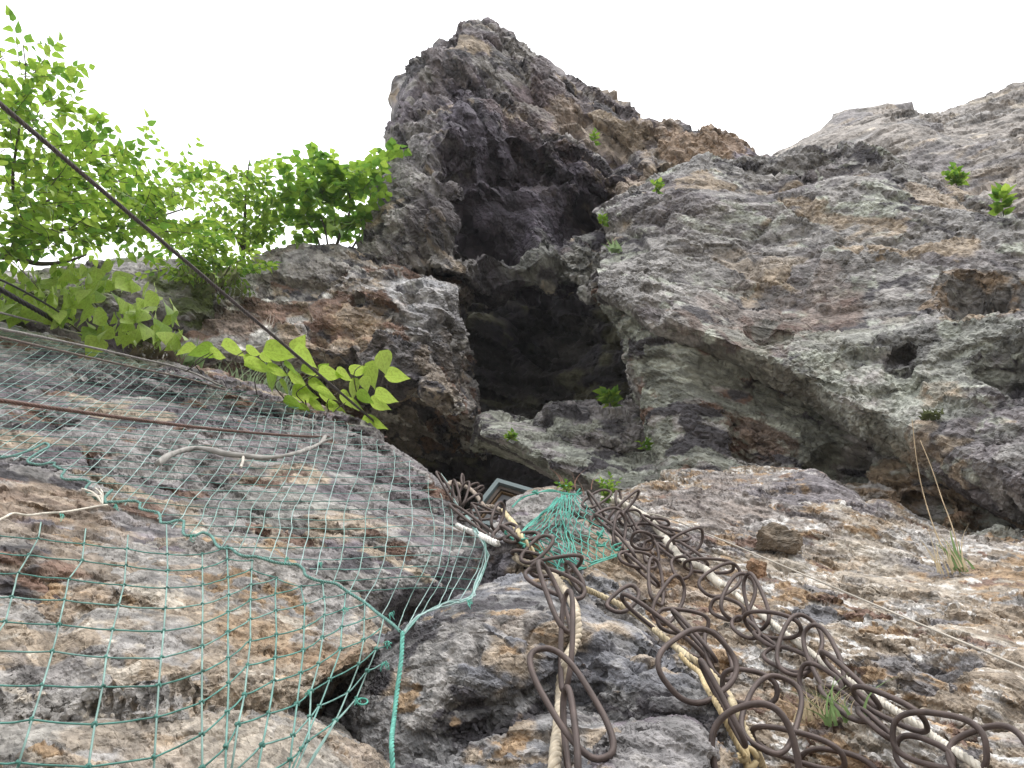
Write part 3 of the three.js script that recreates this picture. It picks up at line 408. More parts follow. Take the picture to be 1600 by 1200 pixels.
// ---------------------------------------------------------------- how far the rock stands in each direction, so that things can be laid on it
const DW = 800, DH = 600, DEP = new Float32Array(DW * DH).fill(60);
for (const { pos, idx } of ROCKS) {
  const n = pos.length / 3, sx = new Float32Array(n), sy = new Float32Array(n), sr = new Float32Array(n);
  for (let v = 0; v < n; v++) { const x = pos[v * 3], y = pos[v * 3 + 1] - EYE.y, z = pos[v * 3 + 2], d = y * FWD.y + z * FWD.z; if (d < 0.1) { sx[v] = NaN; continue; } sx[v] = (800 + x / d * FPX) / 2; sy[v] = (600 - (y * UPV.y + z * UPV.z) / d * FPX) / 2; sr[v] = Math.hypot(x, y, z); }
  for (let t = 0; t < idx.length; t += 3) { const a = idx[t], b = idx[t + 1], c = idx[t + 2]; if (!(sx[a] > -9) || !(sx[b] > -9) || !(sx[c] > -9)) continue;
    const x0 = Math.max(0, Math.floor(Math.min(sx[a], sx[b], sx[c]))), x1 = Math.min(DW - 1, Math.ceil(Math.max(sx[a], sx[b], sx[c]))), y0 = Math.max(0, Math.floor(Math.min(sy[a], sy[b], sy[c]))), y1 = Math.min(DH - 1, Math.ceil(Math.max(sy[a], sy[b], sy[c])));
    if (x1 < 0 || y1 < 0 || x0 >= DW || y0 >= DH || x1 - x0 > 60 || y1 - y0 > 60) continue; const r = Math.min(sr[a], sr[b], sr[c]) * 0.3 + (sr[a] + sr[b] + sr[c]) / 3 * 0.7;
    const den = (sy[b] - sy[c]) * (sx[a] - sx[c]) + (sx[c] - sx[b]) * (sy[a] - sy[c]); if (Math.abs(den) < 1e-9) continue;
    for (let y = y0; y <= y1; y++) for (let x = x0; x <= x1; x++) { const u = ((sy[b] - sy[c]) * (x - sx[c]) + (sx[c] - sx[b]) * (y - sy[c])) / den, v = ((sy[c] - sy[a]) * (x - sx[c]) + (sx[a] - sx[c]) * (y - sy[c])) / den; if (u < -0.3 || v < -0.3 || u + v > 1.3) continue; const k = y * DW + x; if (r < DEP[k]) DEP[k] = r; } }
}
// a taut sheet over the rock: nearest point within a window, then evened out
function taut(w, blur) {
  let A = DEP.slice(), B = new Float32Array(DW * DH);
  const pass = (src, dst, dx, dy, R, mn) => { for (let y = 0; y < DH; y++) for (let x = 0; x < DW; x++) { let m = mn ? 1e9 : 0, c = 0; for (let k = -R; k <= R; k++) { const v = src[clamp(y + k * dy, 0, DH - 1) * DW + clamp(x + k * dx, 0, DW - 1)]; if (mn) { if (v < m) m = v; } else { m += v; c++; } } dst[y * DW + x] = mn ? m : m / c; } };
  pass(A, B, 1, 0, w, true); pass(B, A, 0, 1, w, true);
  for (let i = 0; i < 2; i++) { pass(A, B, 1, 0, blur, false); pass(B, A, 0, 1, blur, false); }
  return (px, py) => { const x = clamp(px / 2, 0, DW - 1.001), y = clamp(py / 2, 0, DH - 1.001), i = Math.floor(x), j = Math.floor(y), a = x - i, b = y - j, g = (p, q) => A[Math.min(j + q, DH - 1) * DW + Math.min(i + p, DW - 1)]; return lerp(lerp(g(0, 0), g(1, 0), a), lerp(g(0, 1), g(1, 1), a), b); };
}
const rockNear = taut(3, 2), netSheet = taut(5, 5), bridge = taut(16, 12);
const onRock = (px, py, lift, f = rockNear) => at(px, py, f(px, py) - lift);

// ---------------------------------------------------------------- cords, cables, ropes
function smoothPath(pts, per = 8, closed = false) { return new THREE.CatmullRomCurve3(pts, closed, 'centripetal').getSpacedPoints(Math.max(4, Math.round(pts.length * per))); }
function tube(pts, rad, seg = 6, closed = false, colour = null, seed = 1) {   // rad: number or function of 0..1
  const n = pts.length, P = [], C = [], I = [], t = V(), nn = V(), b = V(); let up = V(0.3, 1, 0.2).normalize();
  for (let i = 0; i < n; i++) {
    const p0 = pts[closed ? (i - 1 + n) % n : Math.max(0, i - 1)], p1 = pts[closed ? (i + 1) % n : Math.min(n - 1, i + 1)];
    t.subVectors(p1, p0).normalize(); nn.copy(up).addScaledVector(t, -up.dot(t)); if (nn.lengthSq() < 1e-6) nn.set(t.y, -t.x, t.z); nn.normalize(); up.copy(nn); b.crossVectors(t, nn);
    const R = typeof rad === 'function' ? rad(i / (n - 1)) : rad;
    for (let k = 0; k < seg; k++) { const a = k / seg * Math.PI * 2, c = Math.cos(a) * R, s = Math.sin(a) * R, x = pts[i].x + nn.x * c + b.x * s, y = pts[i].y + nn.y * c + b.y * s, z = pts[i].z + nn.z * c + b.z * s; P.push(x, y, z);
      if (colour) { const m = 1 + 0.35 * noise(x * 60, y * 60, z * 60, seed) + 0.25 * noise(x * 230, y * 230, z * 230, seed + 1); C.push(colour[0] * m, colour[1] * m, colour[2] * m); } }
  }
  const rows = closed ? n : n - 1;
  for (let i = 0; i < rows; i++) for (let k = 0; k < seg; k++) { const a = i * seg + k, c = i * seg + (k + 1) % seg, d = ((i + 1) % n) * seg + k, e = ((i + 1) % n) * seg + (k + 1) % seg; I.push(a, c, d, c, e, d); }
  if (!closed) for (const [r, f] of [[0, 1], [n - 1, 0]]) for (let k = 1; k + 1 < seg; k++) f ? I.push(r * seg, r * seg + k + 1, r * seg + k) : I.push(r * seg, r * seg + k, r * seg + k + 1);
  const g = new THREE.BufferGeometry(); g.setAttribute('position', new THREE.Float32BufferAttribute(P, 3)); if (colour) g.setAttribute('color', new THREE.Float32BufferAttribute(C, 3)); g.setIndex(I); g.computeVertexNormals(); return g;
}
function strands(path, R, pitch, count, colour, seed, seg = 6) {      // the strands of a laid rope, one geometry each
  const curve = new THREE.CatmullRomCurve3(path, false, 'centripetal'), len = curve.getLength(), n = Math.ceil(len / pitch * 9), base = curve.getSpacedPoints(n), out = [];
  let up = V(0.2, 1, 0.3); const nn = [], bb = [], t = V();
  for (let i = 0; i <= n; i++) { t.subVectors(base[Math.min(n, i + 1)], base[Math.max(0, i - 1)]).normalize(); const q = up.clone().addScaledVector(t, -up.dot(t)).normalize(); up = q.clone(); nn.push(q); bb.push(V().crossVectors(t, q)); }
  for (let s = 0; s < count; s++) { const pts = base.map((p, i) => { const a = i / 9 * Math.PI * 2 + s / count * Math.PI * 2; return p.clone().addScaledVector(nn[i], Math.cos(a) * R * 0.52).addScaledVector(bb[i], Math.sin(a) * R * 0.52); }); out.push(tube(pts, R * 0.56, seg, false, colour, seed + s)); }
  return out;
}
const vmat = (rough, metal = 0) => new THREE.MeshStandardMaterial({ vertexColors: true, roughness: rough, metalness: metal });
const M = { cord: vmat(0.75), rope: vmat(0.95), rust: vmat(0.62, 0.35), cable: vmat(0.55, 0.3), bark: vmat(0.9) };
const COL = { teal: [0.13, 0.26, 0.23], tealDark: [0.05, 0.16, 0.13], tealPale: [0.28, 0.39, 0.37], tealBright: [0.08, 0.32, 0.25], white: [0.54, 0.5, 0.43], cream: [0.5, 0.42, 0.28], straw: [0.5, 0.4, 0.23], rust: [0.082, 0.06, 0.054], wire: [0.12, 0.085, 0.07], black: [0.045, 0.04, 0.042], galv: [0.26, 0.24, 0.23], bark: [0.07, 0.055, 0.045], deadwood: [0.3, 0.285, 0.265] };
const poly = (pts, x) => { for (let i = 0; i + 1 < pts.length; i++) if (x <= pts[i + 1][0]) return lerp(pts[i][1], pts[i + 1][1], clamp((x - pts[i][0]) / (pts[i + 1][0] - pts[i][0]), 0, 1)); return pts[pts.length - 1][1]; };
function ropeThing(name, label, category, path, R, pitch, count, colour, seed, group) { const g = thing(name, label, category, group); for (const s of strands(path, R, pitch, count, colour, seed)) mesh('strand', s, M.rope, g); return g; }
// ---------------------------------------------------------------- nets over the left slab
const SIL = [[-600, 380], [0, 503], [200, 558], [400, 614], [555, 662], [645, 718], [700, 782], [735, 832]];
const LACE = [[-600, 720], [0, 718], [60, 722], [100, 742], [140, 756], [165, 784], [220, 794], [258, 820], [288, 834], [325, 834], [345, 855], [395, 868], [440, 878], [478, 890], [520, 912], [560, 935], [600, 965], [629, 988], [660, 960], [700, 942], [734, 935], [746, 912], [758, 880]];
{
  const net = thing('climbing_net', 'fine pale green net stretched tight over the rounded grey slab', 'net'), rnd = rng(5);
  const lean = [[-600, 2.1], [0, 1.7], [100, 1.4], [200, 1.0], [300, 0.8], [400, 0.55], [480, 0.33], [540, 0.18], [600, 0.02], [660, -0.16], [730, -0.3]];
  let k = 0;
  for (let x0 = -520; x0 < 752; x0 += x0 < 0 ? 27 : x0 < 600 ? 25 : 20) {        // cords running up the slope
    let x = x0, y = poly(LACE, x0), pts = []; const w1 = rnd() * 9;
    while (y > poly(SIL, x) + 1 && pts.length < 90 && x < 760) { if (x > -30) pts.push(onRock(x + 2.2 * Math.sin(y / 23 + w1) + (rnd() - 0.5) * 1.6, y, 0.012, netSheet)); const st = y > 800 ? 9 : 6; const low = sstep(790, 850, y) * sstep(420, 560, x), kink = -0.55 * sstep(28, 0, Math.abs(y - 812 - 0.12 * (x - 400))); x += (lerp(poly(lean, x), 0.36, low) + kink * (1 - low) + 0.16 * Math.sin(y / 31 + x * 0.004)) * st; y -= st; }
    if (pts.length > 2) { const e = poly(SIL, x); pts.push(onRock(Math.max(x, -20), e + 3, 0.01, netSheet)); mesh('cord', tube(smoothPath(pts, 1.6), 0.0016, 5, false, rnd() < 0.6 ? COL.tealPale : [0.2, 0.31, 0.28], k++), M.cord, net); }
  }
  for (let y0 = 500; y0 < 930; y0 += clamp(0.036 * (y0 - 400), 5, 17)) {           // cords running across
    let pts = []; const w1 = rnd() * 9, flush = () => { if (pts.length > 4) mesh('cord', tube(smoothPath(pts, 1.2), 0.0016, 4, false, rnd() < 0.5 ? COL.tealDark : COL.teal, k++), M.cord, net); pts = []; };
    for (let x = -20; x < 760; x += 9) { const y = y0 + 0.055 * (x - 300) + 18 * sstep(420, 700, x) * sstep(600, 760, y0) * -1 + 1.6 * Math.sin(x / 43 + w1) + (rnd() - 0.5) * 1.2; if (y > poly(SIL, x) + 2 && y < poly(LACE, x) - 1) pts.push(onRock(x, y, 0.011, netSheet)); else flush(); }
    flush();
  }
}
{
  const net = thing('wide_mesh_net', 'teal net with wide square meshes hanging over the brown block at lower left', 'net'), rnd = rng(8), Q = a => a.map(([x, y]) => [x * 0.4, 720 + y * 0.4]);
  const up = [[[160, 240], [150, 300], [70, 440], [20, 630], [-25, 690]], [[335, 265], [320, 390], [270, 460], [230, 640], [205, 745], [165, 880], [125, 1010], [70, 1190], [40, 1290]], [[500, 290], [485, 480], [440, 660], [415, 770], [400, 885], [370, 1030], [345, 1195], [330, 1290]], [[650, 250], [655, 430], [640, 660], [620, 870], [612, 1000], [603, 1160], [598, 1290]], [[790, 360], [792, 550], [790, 725], [788, 940], [790, 1200], [790, 1290]], [[885, 330], [893, 500], [890, 670], [893, 870], [883, 1110], [878, 1290]], [[985, 390], [978, 545], [978, 700], [955, 915], [930, 1030], [905, 1200], [890, 1290]], [[1080, 455], [1075, 520], [1080, 680], [1070, 860], [1050, 985], [1025, 1110], [990, 1290]], [[1175, 490], [1190, 560], [1185, 740], [1160, 950], [1145, 1070], [1120, 1290]], [[1260, 480], [1270, 570], [1260, 690], [1245, 790], [1215, 900], [1205, 1090], [1120, 1290]], [[1350, 520], [1335, 650], [1330, 735], [1290, 850], [1245, 965], [1165, 1150], [1100, 1290]], [[1425, 560], [1420, 700], [1400, 800], [1360, 900], [1310, 1015], [1225, 1150], [1150, 1290]], [[1500, 610], [1470, 735], [1435, 820], [1390, 930], [1310, 1020], [1200, 1200]]];
  const across = [[[-30, 290], [155, 305], [330, 325], [500, 345], [650, 365], [790, 365], [890, 335]], [[-30, 358], [130, 370], [320, 390], [490, 410], [655, 430], [790, 420], [890, 385], [985, 390]], [[-30, 438], [65, 440], [270, 462], [475, 485], [650, 497], [792, 485], [893, 455], [980, 425], [1075, 455]], [[-30, 530], [40, 532], [255, 545], [460, 565], [645, 577], [792, 560], [893, 525], [978, 485], [1080, 460], [1170, 490]], [[-30, 625], [230, 640], [440, 660], [640, 665], [792, 635], [893, 590], [978, 545], [1078, 520], [1180, 490], [1260, 480]], [[-30, 742], [205, 745], [415, 768], [630, 770], [790, 725], [890, 670], [978, 620], [1078, 585], [1190, 560], [1265, 535], [1350, 520]], [[-30, 876], [165, 878], [405, 883], [620, 877], [790, 825], [893, 770], [972, 705], [1080, 680], [1190, 650], [1265, 605], [1340, 580], [1425, 560]], [[-30, 1027], [125, 1012], [370, 1030], [615, 1000], [788, 943], [890, 872], [965, 800], [1075, 770], [1185, 740], [1260, 690], [1335, 650], [1420, 620], [1490, 600]], [[-30, 1182], [70, 1180], [345, 1195], [605, 1157], [790, 1068], [885, 985], [955, 915], [1065, 862], [1170, 830], [1250, 790], [1330, 735], [1420, 700], [1485, 655]], [[600, 1300], [790, 1200], [885, 1115], [930, 1030], [1050, 987], [1160, 950], [1215, 900], [1295, 850], [1400, 795], [1470, 735], [1530, 710]], [[885, 1240], [1025, 1110], [1150, 1070], [1245, 960], [1360, 905], [1435, 820], [1500, 790]], [[1010, 1240], [1145, 1160], [1210, 1090], [1310, 1015], [1390, 930]]];
  let k = 50; const lay = (a, lift) => { const out = []; const c = Q(a); for (let i = 0; i + 1 < c.length; i++) for (let t = 0; t < 4; t++) { const x = lerp(c[i][0], c[i + 1][0], t / 4), y = lerp(c[i][1], c[i + 1][1], t / 4) + (t ? Math.sin(t / 4 * Math.PI) * 1.2 + (rnd() - 0.5) : 0); out.push(onRock(x, y, lift, bridge)); } const e = c[c.length - 1]; out.push(onRock(e[0], e[1], lift, bridge)); return out; };
  for (const a of up) mesh('cord', tube(smoothPath(lay(a, 0.014), 2), 0.0018, 6, false, rnd() < 0.5 ? COL.teal : [0.18, 0.29, 0.26], k++), M.cord, net);
  for (const a of across) mesh('cord', tube(smoothPath(lay(a, 0.010), 2), 0.0016, 6, false, rnd() < 0.6 ? [0.07, 0.2, 0.17] : COL.teal, k++), M.cord, net);
  const knots = []; const cross = (p, q, r, s) => { const d = (q[0] - p[0]) * (s[1] - r[1]) - (q[1] - p[1]) * (s[0] - r[0]); if (Math.abs(d) < 1e-6) return null; const t = ((r[0] - p[0]) * (s[1] - r[1]) - (r[1] - p[1]) * (s[0] - r[0])) / d, u = ((r[0] - p[0]) * (q[1] - p[1]) - (r[1] - p[1]) * (q[0] - p[0])) / d; return t >= 0 && t <= 1 && u >= 0 && u <= 1 ? [lerp(p[0], q[0], t), lerp(p[1], q[1], t)] : null; };
  for (const a of up) for (const b of across) { const A = Q(a), B = Q(b); for (let i = 0; i + 1 < A.length; i++) for (let j = 0; j + 1 < B.length; j++) { const c = cross(A[i], A[i + 1], B[j], B[j + 1]); if (c) { const p = onRock(c[0], c[1], 0.013, bridge), q = tube([V(-0.005, 0.002, 0), V(-0.002, -0.002, 0.002), V(0.002, 0.002, 0.001), V(0.005, -0.001, 0)], t => 0.0036 - 0.0018 * Math.abs(t * 2 - 1), 6, false, COL.tealDark, k++); q.rotateZ(rnd() * 3).translate(p.x, p.y, p.z); knots.push(q); } } }
  const kn = mesh('knots', mergeGeometries(knots), M.cord, net); kn.userData.kind = 'stuff';
  // frayed cord ends tied off along the edge
  for (const [x, y, L] of [[612, 958, 16], [606, 1002, 18], [602, 1034, 22], [500, 880, 12], [448, 872, 14], [540, 950, 14], [732, 938, 18], [482, 1080, 12], [558, 1092, 14], [300, 838, 14], [182, 790, 12], [98, 804, 14]])
    for (let i = 0; i < 9; i++) { const p0 = onRock(x + (rnd() - 0.5) * 3, y, 0.016, bridge), p1 = onRock(x + (rnd() - 0.5) * L * 0.7, y + L * (0.1 + 0.7 * rnd()), 0.016 + rnd() * 0.012, bridge); mesh('frayed_end', tube(smoothPath([p0, p0.clone().lerp(p1, 0.5).add(V((rnd() - 0.5) * 0.012, (rnd() - 0.5) * 0.012, 0.006)), p1], 3), t => 0.0011 * (1 - 0.5 * t), 4, false, COL.tealBright, k++), M.cord, net); }
  for (const [cx, cy, w] of [[566, 1096, 14]]) { const ring = []; for (let i = 0; i < 12; i++) { const a = i / 12 * 6.283; ring.push(onRock(cx + Math.cos(a) * w * 0.6, cy + Math.sin(a) * w * 0.35, 0.02, bridge)); } mesh('loop', tube(smoothPath(ring, 2, true), 0.0022, 5, true, COL.tealBright, k++), M.cord, net); }
}
{ // the thicker cords along the net's edge
  const path = [[-25, 716], [10, 714], [45, 704], [72, 692], [76, 698], [62, 706], [44, 722], [62, 726], [84, 722], [86, 730], [100, 733], [98, 748], [139, 751], [134, 765], [165, 786], [164, 777], [176, 765], [165, 784], [215, 783], [221, 796], [245, 800], [256, 818], [283, 812], [289, 836], [300, 838], [318, 832], [330, 838], [344, 856], [360, 857], [376, 868], [400, 870], [436, 880], [470, 884], [479, 900], [500, 908], [524, 912], [545, 926], [568, 940], [590, 958], [612, 974], [629, 990]];
  const pts = smoothPath(path.map(([x, y]) => onRock(x, y, 0.017, bridge)), 5); ropeThing('lacing_rope', 'thick green lacing cord zigzagging along the seam between the two slab nets', 'rope', pts.filter((_, i) => i % 2 === 0), 0.004, 0.022, 3, COL.teal, 700);
  const side = [[629, 990], [645, 972], [660, 960], [680, 950], [700, 943], [720, 939], [736, 934], [744, 914], [752, 893], [762, 868], [758, 850], [745, 832], [728, 808], [712, 784], [700, 762], [690, 742]], g = thing('net_border', 'bunched green cords gathered along the right edge of the slab net', 'cord'), rnd = rng(91);
  for (let s = 0; s < 5; s++) mesh('cord', tube(smoothPath(side.map(([x, y]) => onRock(x + (rnd() - 0.5) * 7, y + (rnd() - 0.5) * 7, 0.018 + rnd() * 0.008, netSheet)), 4), 0.0024, 5, false, s % 2 ? COL.teal : COL.tealPale, 720 + s), M.cord, g);
  ropeThing('hanging_rope', 'single green rope hanging straight down from the corner of the net', 'rope', [[629, 988], [627, 1030], [621, 1075], [616, 1120], [612, 1165], [614, 1205], [618, 1275]].map(([x, y]) => onRock(x, y, 0.02, bridge)), 0.0052, 0.03, 3, [0.12, 0.35, 0.29], 740);
  const st = thing('white_string', 'frayed white string knotted across the net at far left', 'string'); const r2 = rng(17);
  mesh('cord', tube(smoothPath([[-20, 822], [8, 808], [22, 802], [40, 805], [70, 802], [100, 800], [130, 795], [158, 790], [168, 789]].map(([x, y]) => onRock(x, y, 0.02, bridge)), 6), 0.0034, 6, false, COL.white, 750), M.rope, st);
  for (let i = 0; i < 12; i++) { const p = onRock(160, 788, 0.022, bridge), q = onRock(125 + 40 * r2(), 762 + 22 * r2(), 0.03 + 0.02 * r2(), bridge), m = p.clone().lerp(q, 0.5).add(V(0, 0.012, 0)); mesh('frayed_strand', tube(smoothPath([p, m, q], 3), 0.0025, 5, false, COL.white, 760 + i), M.rope, st); }
}
{ // bright fishing net bunched over the knoll below the cave
  const g = thing('fishing_net', 'bright green fishing net bunched over the knoll between the chains', 'net'), rnd = rng(31);
  const left = t => t < 0.55 ? [lerp(868, 803, t / 0.55), lerp(778, 846, t / 0.55)] : [lerp(803, 866, (t - 0.55) / 0.45), lerp(846, 896, (t - 0.55) / 0.45)], right = t => t < 0.5 ? [lerp(900, 938, t / 0.5), lerp(772, 815, t / 0.5)] : [lerp(938, 962, (t - 0.5) / 0.5), lerp(815, 870, (t - 0.5) / 0.5)];
  const node = (s, t) => { const a = left(t), b = right(t), w = s < 0.5 ? 0.5 * Math.pow(s * 2, 0.8) : 1 - 0.5 * Math.pow((1 - s) * 2, 0.8); return [lerp(a[0], b[0], w) + (rnd() - 0.5) * 3.4, lerp(a[1], b[1], w) + (rnd() - 0.5) * 3.4]; };
  const n = 9, rows = 11, grid = []; for (let j = 0; j <= rows; j++) { grid.push([]); for (let i = 0; i <= n; i++) grid[j].push(onRock(...node(clamp((i + (j % 2 ? 0.5 : 0)) / n, 0, 1), Math.pow(j / rows, 0.85)), 0.01 + rnd() * 0.008)); }
  for (let i = 0; i <= n; i++) for (const side of [0, 1]) { const pts = []; for (let j = 0; j <= rows; j++) { const k = clamp(side ? (j % 2 ? i : i) : (j % 2 ? i - 1 : i), 0, n); const p = grid[j][k]; pts.push(p); if (j < rows && j % 2 === side) pts.push(p.clone().lerp(grid[j + 1][clamp(side ? i : (j % 2 ? i : i - 1), 0, n)], 0.25).add(V(0, 0.004, 0))); } mesh('cord', tube(smoothPath(pts, 2.2), 0.002, 5, false, side ? COL.tealBright : [0.06, 0.3, 0.25], 800 + i), M.cord, g); }
  for (let s = 0; s < 5; s++) { const a = [884 + (rnd() - 0.5) * 22, 770 + rnd() * 6], x = 884 + (rnd() - 0.5) * 34; mesh('cord', tube(smoothPath([a, [lerp(a[0], x, 0.3), 800], [lerp(a[0], x, 0.6) + (rnd() - 0.5) * 10, 830], [x + (rnd() - 0.5) * 12, 862], [x - 8 + (rnd() - 0.5) * 14, 890]].map(([u, v]) => onRock(u + (rnd() - 0.5) * 4, v, 0.012 + rnd() * 0.012)), 4), 0.0021, 5, false, COL.tealBright, 830 + s), M.cord, g); }
  for (let s = 0; s < 6; s++) mesh('cord', tube(smoothPath([[886, 770], [862, 790], [838, 812], [812, 834], [802, 846]].map(([u, v]) => onRock(u + (rnd() - 0.5) * 5, v + (rnd() - 0.5) * 5, 0.014)), 4), 0.0022, 5, false, COL.tealBright, 850 + s), M.cord, g);
  for (let s = 0; s < 5; s++) mesh('cord', tube(smoothPath([[846, 885], [872, 893], [900, 889], [930, 879], [960, 868], [984, 858]].map(([u, v]) => onRock(u + (rnd() - 0.5) * 4, v + (rnd() - 0.5) * 5, 0.012)), 4), 0.0022, 5, false, COL.tealBright, 860 + s), M.cord, g);
  for (let s = 0; s < 3; s++) mesh('cord', tube(smoothPath([[800, 790], [815, 776], [835, 768], [860, 763], [886, 768], [905, 768]].map(([u, v]) => onRock(u, v + (rnd() - 0.5) * 4 + 3, 0.012)), 4), 0.0026, 5, false, COL.tealBright, 870 + s), M.cord, g);
  for (const [x, y] of [[936, 853], [940, 818], [937, 838], [962, 860], [838, 772], [880, 762], [795, 838], [820, 850], [843, 872], [905, 772]]) for (let i = 0; i < 3; i++) { const p = onRock(x, y, 0.015); mesh('frayed_end', tube(smoothPath([p, p.clone().add(V((rnd() - 0.5) * 0.03, (rnd() - 0.5) * 0.03, 0.012)), p.clone().add(V((rnd() - 0.5) * 0.05, (rnd() - 0.5) * 0.05, 0.014))], 2), 0.0042, 5, false, COL.tealBright, 880 + i), M.cord, g); }
}
// ---------------------------------------------------------------- chains: bent steel-rod links lying one on another down the rock
// each link: middle x, y, half length, lean of its long side (degrees, clockwise from level), half width as it lies
const ledgeCap = (x, y) => x < 800 && y < 870 ? poly([[700, 4.9], [760, 4.55], [800, 4.25], [850, 3.7], [870, 3.4]].map(([a, b]) => [a, b]), y) : 60, rest = (x, y) => Math.min(rockNear(x, y), ledgeCap(x, y));   // by the crevice the links lie on the slab's rim, not on the wall far behind
function chain(label, links, seed, lift0) {
  const g = thing('chain', label, 'chain'), rnd = rng(seed);
  links.forEach(([cx, cy, a, deg, b], i) => {
    const c = Math.cos(deg * Math.PI / 180), s = Math.sin(deg * Math.PI / 180), r0 = rest(clamp(cx, 4, 1596), clamp(cy, 4, 1196));
    const end = k => { const x = cx + c * a * k, y = cy + s * a * k, r = clamp(rest(clamp(x, 4, 1596), clamp(y, 4, 1190)), r0 - a * r0 / FPX * 0.9, r0 + a * r0 / FPX * 0.9); return [x, y, r]; };
    const lift = lift0 + (i % 2) * 0.014, e1 = end(-1), e2 = end(1), A = at(e1[0], e1[1], e1[2] - lift), B = at(e2[0], e2[1], e2[2] - lift), C = A.clone().add(B).multiplyScalar(0.5), U = B.clone().sub(A).multiplyScalar(0.5), view = C.clone().sub(EYE).normalize();
    const m0 = V().crossVectors(U, view).normalize(), n0 = V().crossVectors(U, m0).normalize(); if (n0.dot(view) > 0) n0.negate();
    const bm = b * r0 / FPX, W = Math.max(bm, Math.min(0.05, U.length() * 0.5)), up = Math.sqrt(Math.max(0, W * W - bm * bm)) * (i % 2 ? 1 : -1), Mi = m0.multiplyScalar(bm).addScaledVector(n0, up * 0.7); C.addScaledVector(n0, Math.abs(up) * 0.55);
    const pts = [], ex = 2 / (2.35 + rnd() * 0.5), wob = rnd() * 6.28;
    for (let k = 0; k < 40; k++) { const t = k / 40 * Math.PI * 2, ct = Math.cos(t), st = Math.sin(t), x = Math.sign(ct) * Math.pow(Math.abs(ct), ex), y = Math.sign(st) * Math.pow(Math.abs(st), ex), q = 1 + 0.035 * Math.sin(2 * t + wob) + 0.025 * Math.sin(3 * t + wob * 2); pts.push(C.clone().addScaledVector(U, x * q).addScaledVector(Mi, y * q).addScaledVector(n0, 0.004 * Math.sin(2 * t + wob))); }
    const gap = pts.map(p => { const q = p.clone().sub(EYE), z = q.dot(FWD), x = clamp(800 + q.x / z * FPX, 2, 1597), y = clamp(600 - q.dot(UPV) / z * FPX, 2, 1197); return rockNear(x, y) - q.length(); }).sort((u, v) => u - v)[1];
    const push = clamp(0.007 - gap, cy < 870 && cx < 800 ? 0 : -0.05, 0.5); for (const p of pts) p.addScaledVector(view, -push);        // rest on the rock: neither sunk into it nor hovering
    mesh('link', tube(pts, 0.0066, 8, true, COL.rust, seed * 100 + i), M.rust, g);
  });
}
chain('rusty chain of large bent links running down the centre to the frame bottom', [[702, 769, 30, 60, 3], [714, 776, 20, 76, 4], [722, 777, 18, -74, 6], [735, 787, 18, -30, 7], [741, 760, 7, -20, 4], [749, 764, 6, -30, 3], [723, 753, 9, 88, 2], [743, 807, 30, -2, 6], [747, 820, 39, 38, 4], [746, 811, 18, 64, 4], [760, 797, 18, 27, 3], [776, 810, 18, -70, 7], [786, 832, 19, -35, 8], [800, 836, 16, 37, 3], [812, 840, 26, -12, 6], [821, 866, 21, 10, 4], [836, 861, 27, -48, 12], [864, 885, 37, -8, 12], [872, 912, 48, 24, 15], [902, 907, 23, 55, 7], [871, 946, 53, 70, 9], [885, 1010, 76, 91, 8], [897, 1103, 88, 60, 28], [893, 1168, 74, 84, 8]], 1, 0.016);
chain('rusty chain of wide links in the middle, dropping beside the thin cream rope', [[928, 782, 21, -35, 9], [934, 793, 21, 55, 3], [944, 809, 23, -28, 10], [956, 825, 23, 35, 4], [967, 835, 25, 100, 9], [978, 856, 28, 49, 4], [991, 874, 28, 5, 11], [1007, 894, 34, 42, 4], [1025, 917, 33, 87, 10], [1043, 943, 34, -56, 17], [1065, 971, 38, 8, 16], [1092, 1001, 47, 48, 3], [1124, 1032, 38, 80, 16], [1170, 1074, 41, 8, 20], [1206, 1116, 51, -70, 33], [1255, 1170, 70, 15, 18], [1312, 1222, 66, 10, 38]], 2, 0.02);
chain('short rusty chain lying along the thin cream rope, ending in a near round ring', [[972, 939, 25, -40, 14], [1034, 979, 73, 38, 8], [1089, 1039, 48, -38, 41], [1132, 1103, 70, 62, 3], [1181, 1186, 72, 76, 47]], 3, 0.034);
chain('rusty chain at right laid over the white twisted rope', [[966, 782, 12, 90, 4], [969, 797, 30, -43, 6], [984, 809, 17, -20, 11], [988, 818, 19, 58, 3], [1004, 845, 17, 10, 12], [1017, 863, 17, 80, 11], [1034, 824, 27, 35, 4], [1032, 816, 14, 5, 5], [1040, 833, 42, 14, 8], [1068, 850, 29, -22, 15], [1050, 867, 22, 39, 3], [1084, 867, 32, 32, 5], [1065, 886, 18, 70, 13], [1107, 884, 37, 3, 10], [1124, 908, 31, -30, 18], [1152, 936, 35, -65, 19], [1137, 952, 25, 20, 14], [1184, 949, 39, 68, 13], [1167, 984, 23, 40, 11], [1212, 977, 43, 3, 17], [1202, 1005, 23, 37, 3], [1249, 1009, 45, -68, 26], [1238, 1033, 35, 25, 15], [1291, 1037, 53, 65, 20], [1280, 1069, 33, 30, 21], [1338, 1070, 59, 41, 6], [1328, 1108, 39, 45, 11], [1402, 1112, 62, 24, 13], [1373, 1136, 37, 42, 4], [1470, 1158, 70, 10, 31], [1446, 1188, 46, 25, 24], [1550, 1192, 62, 60, 45]], 4, 0.024);

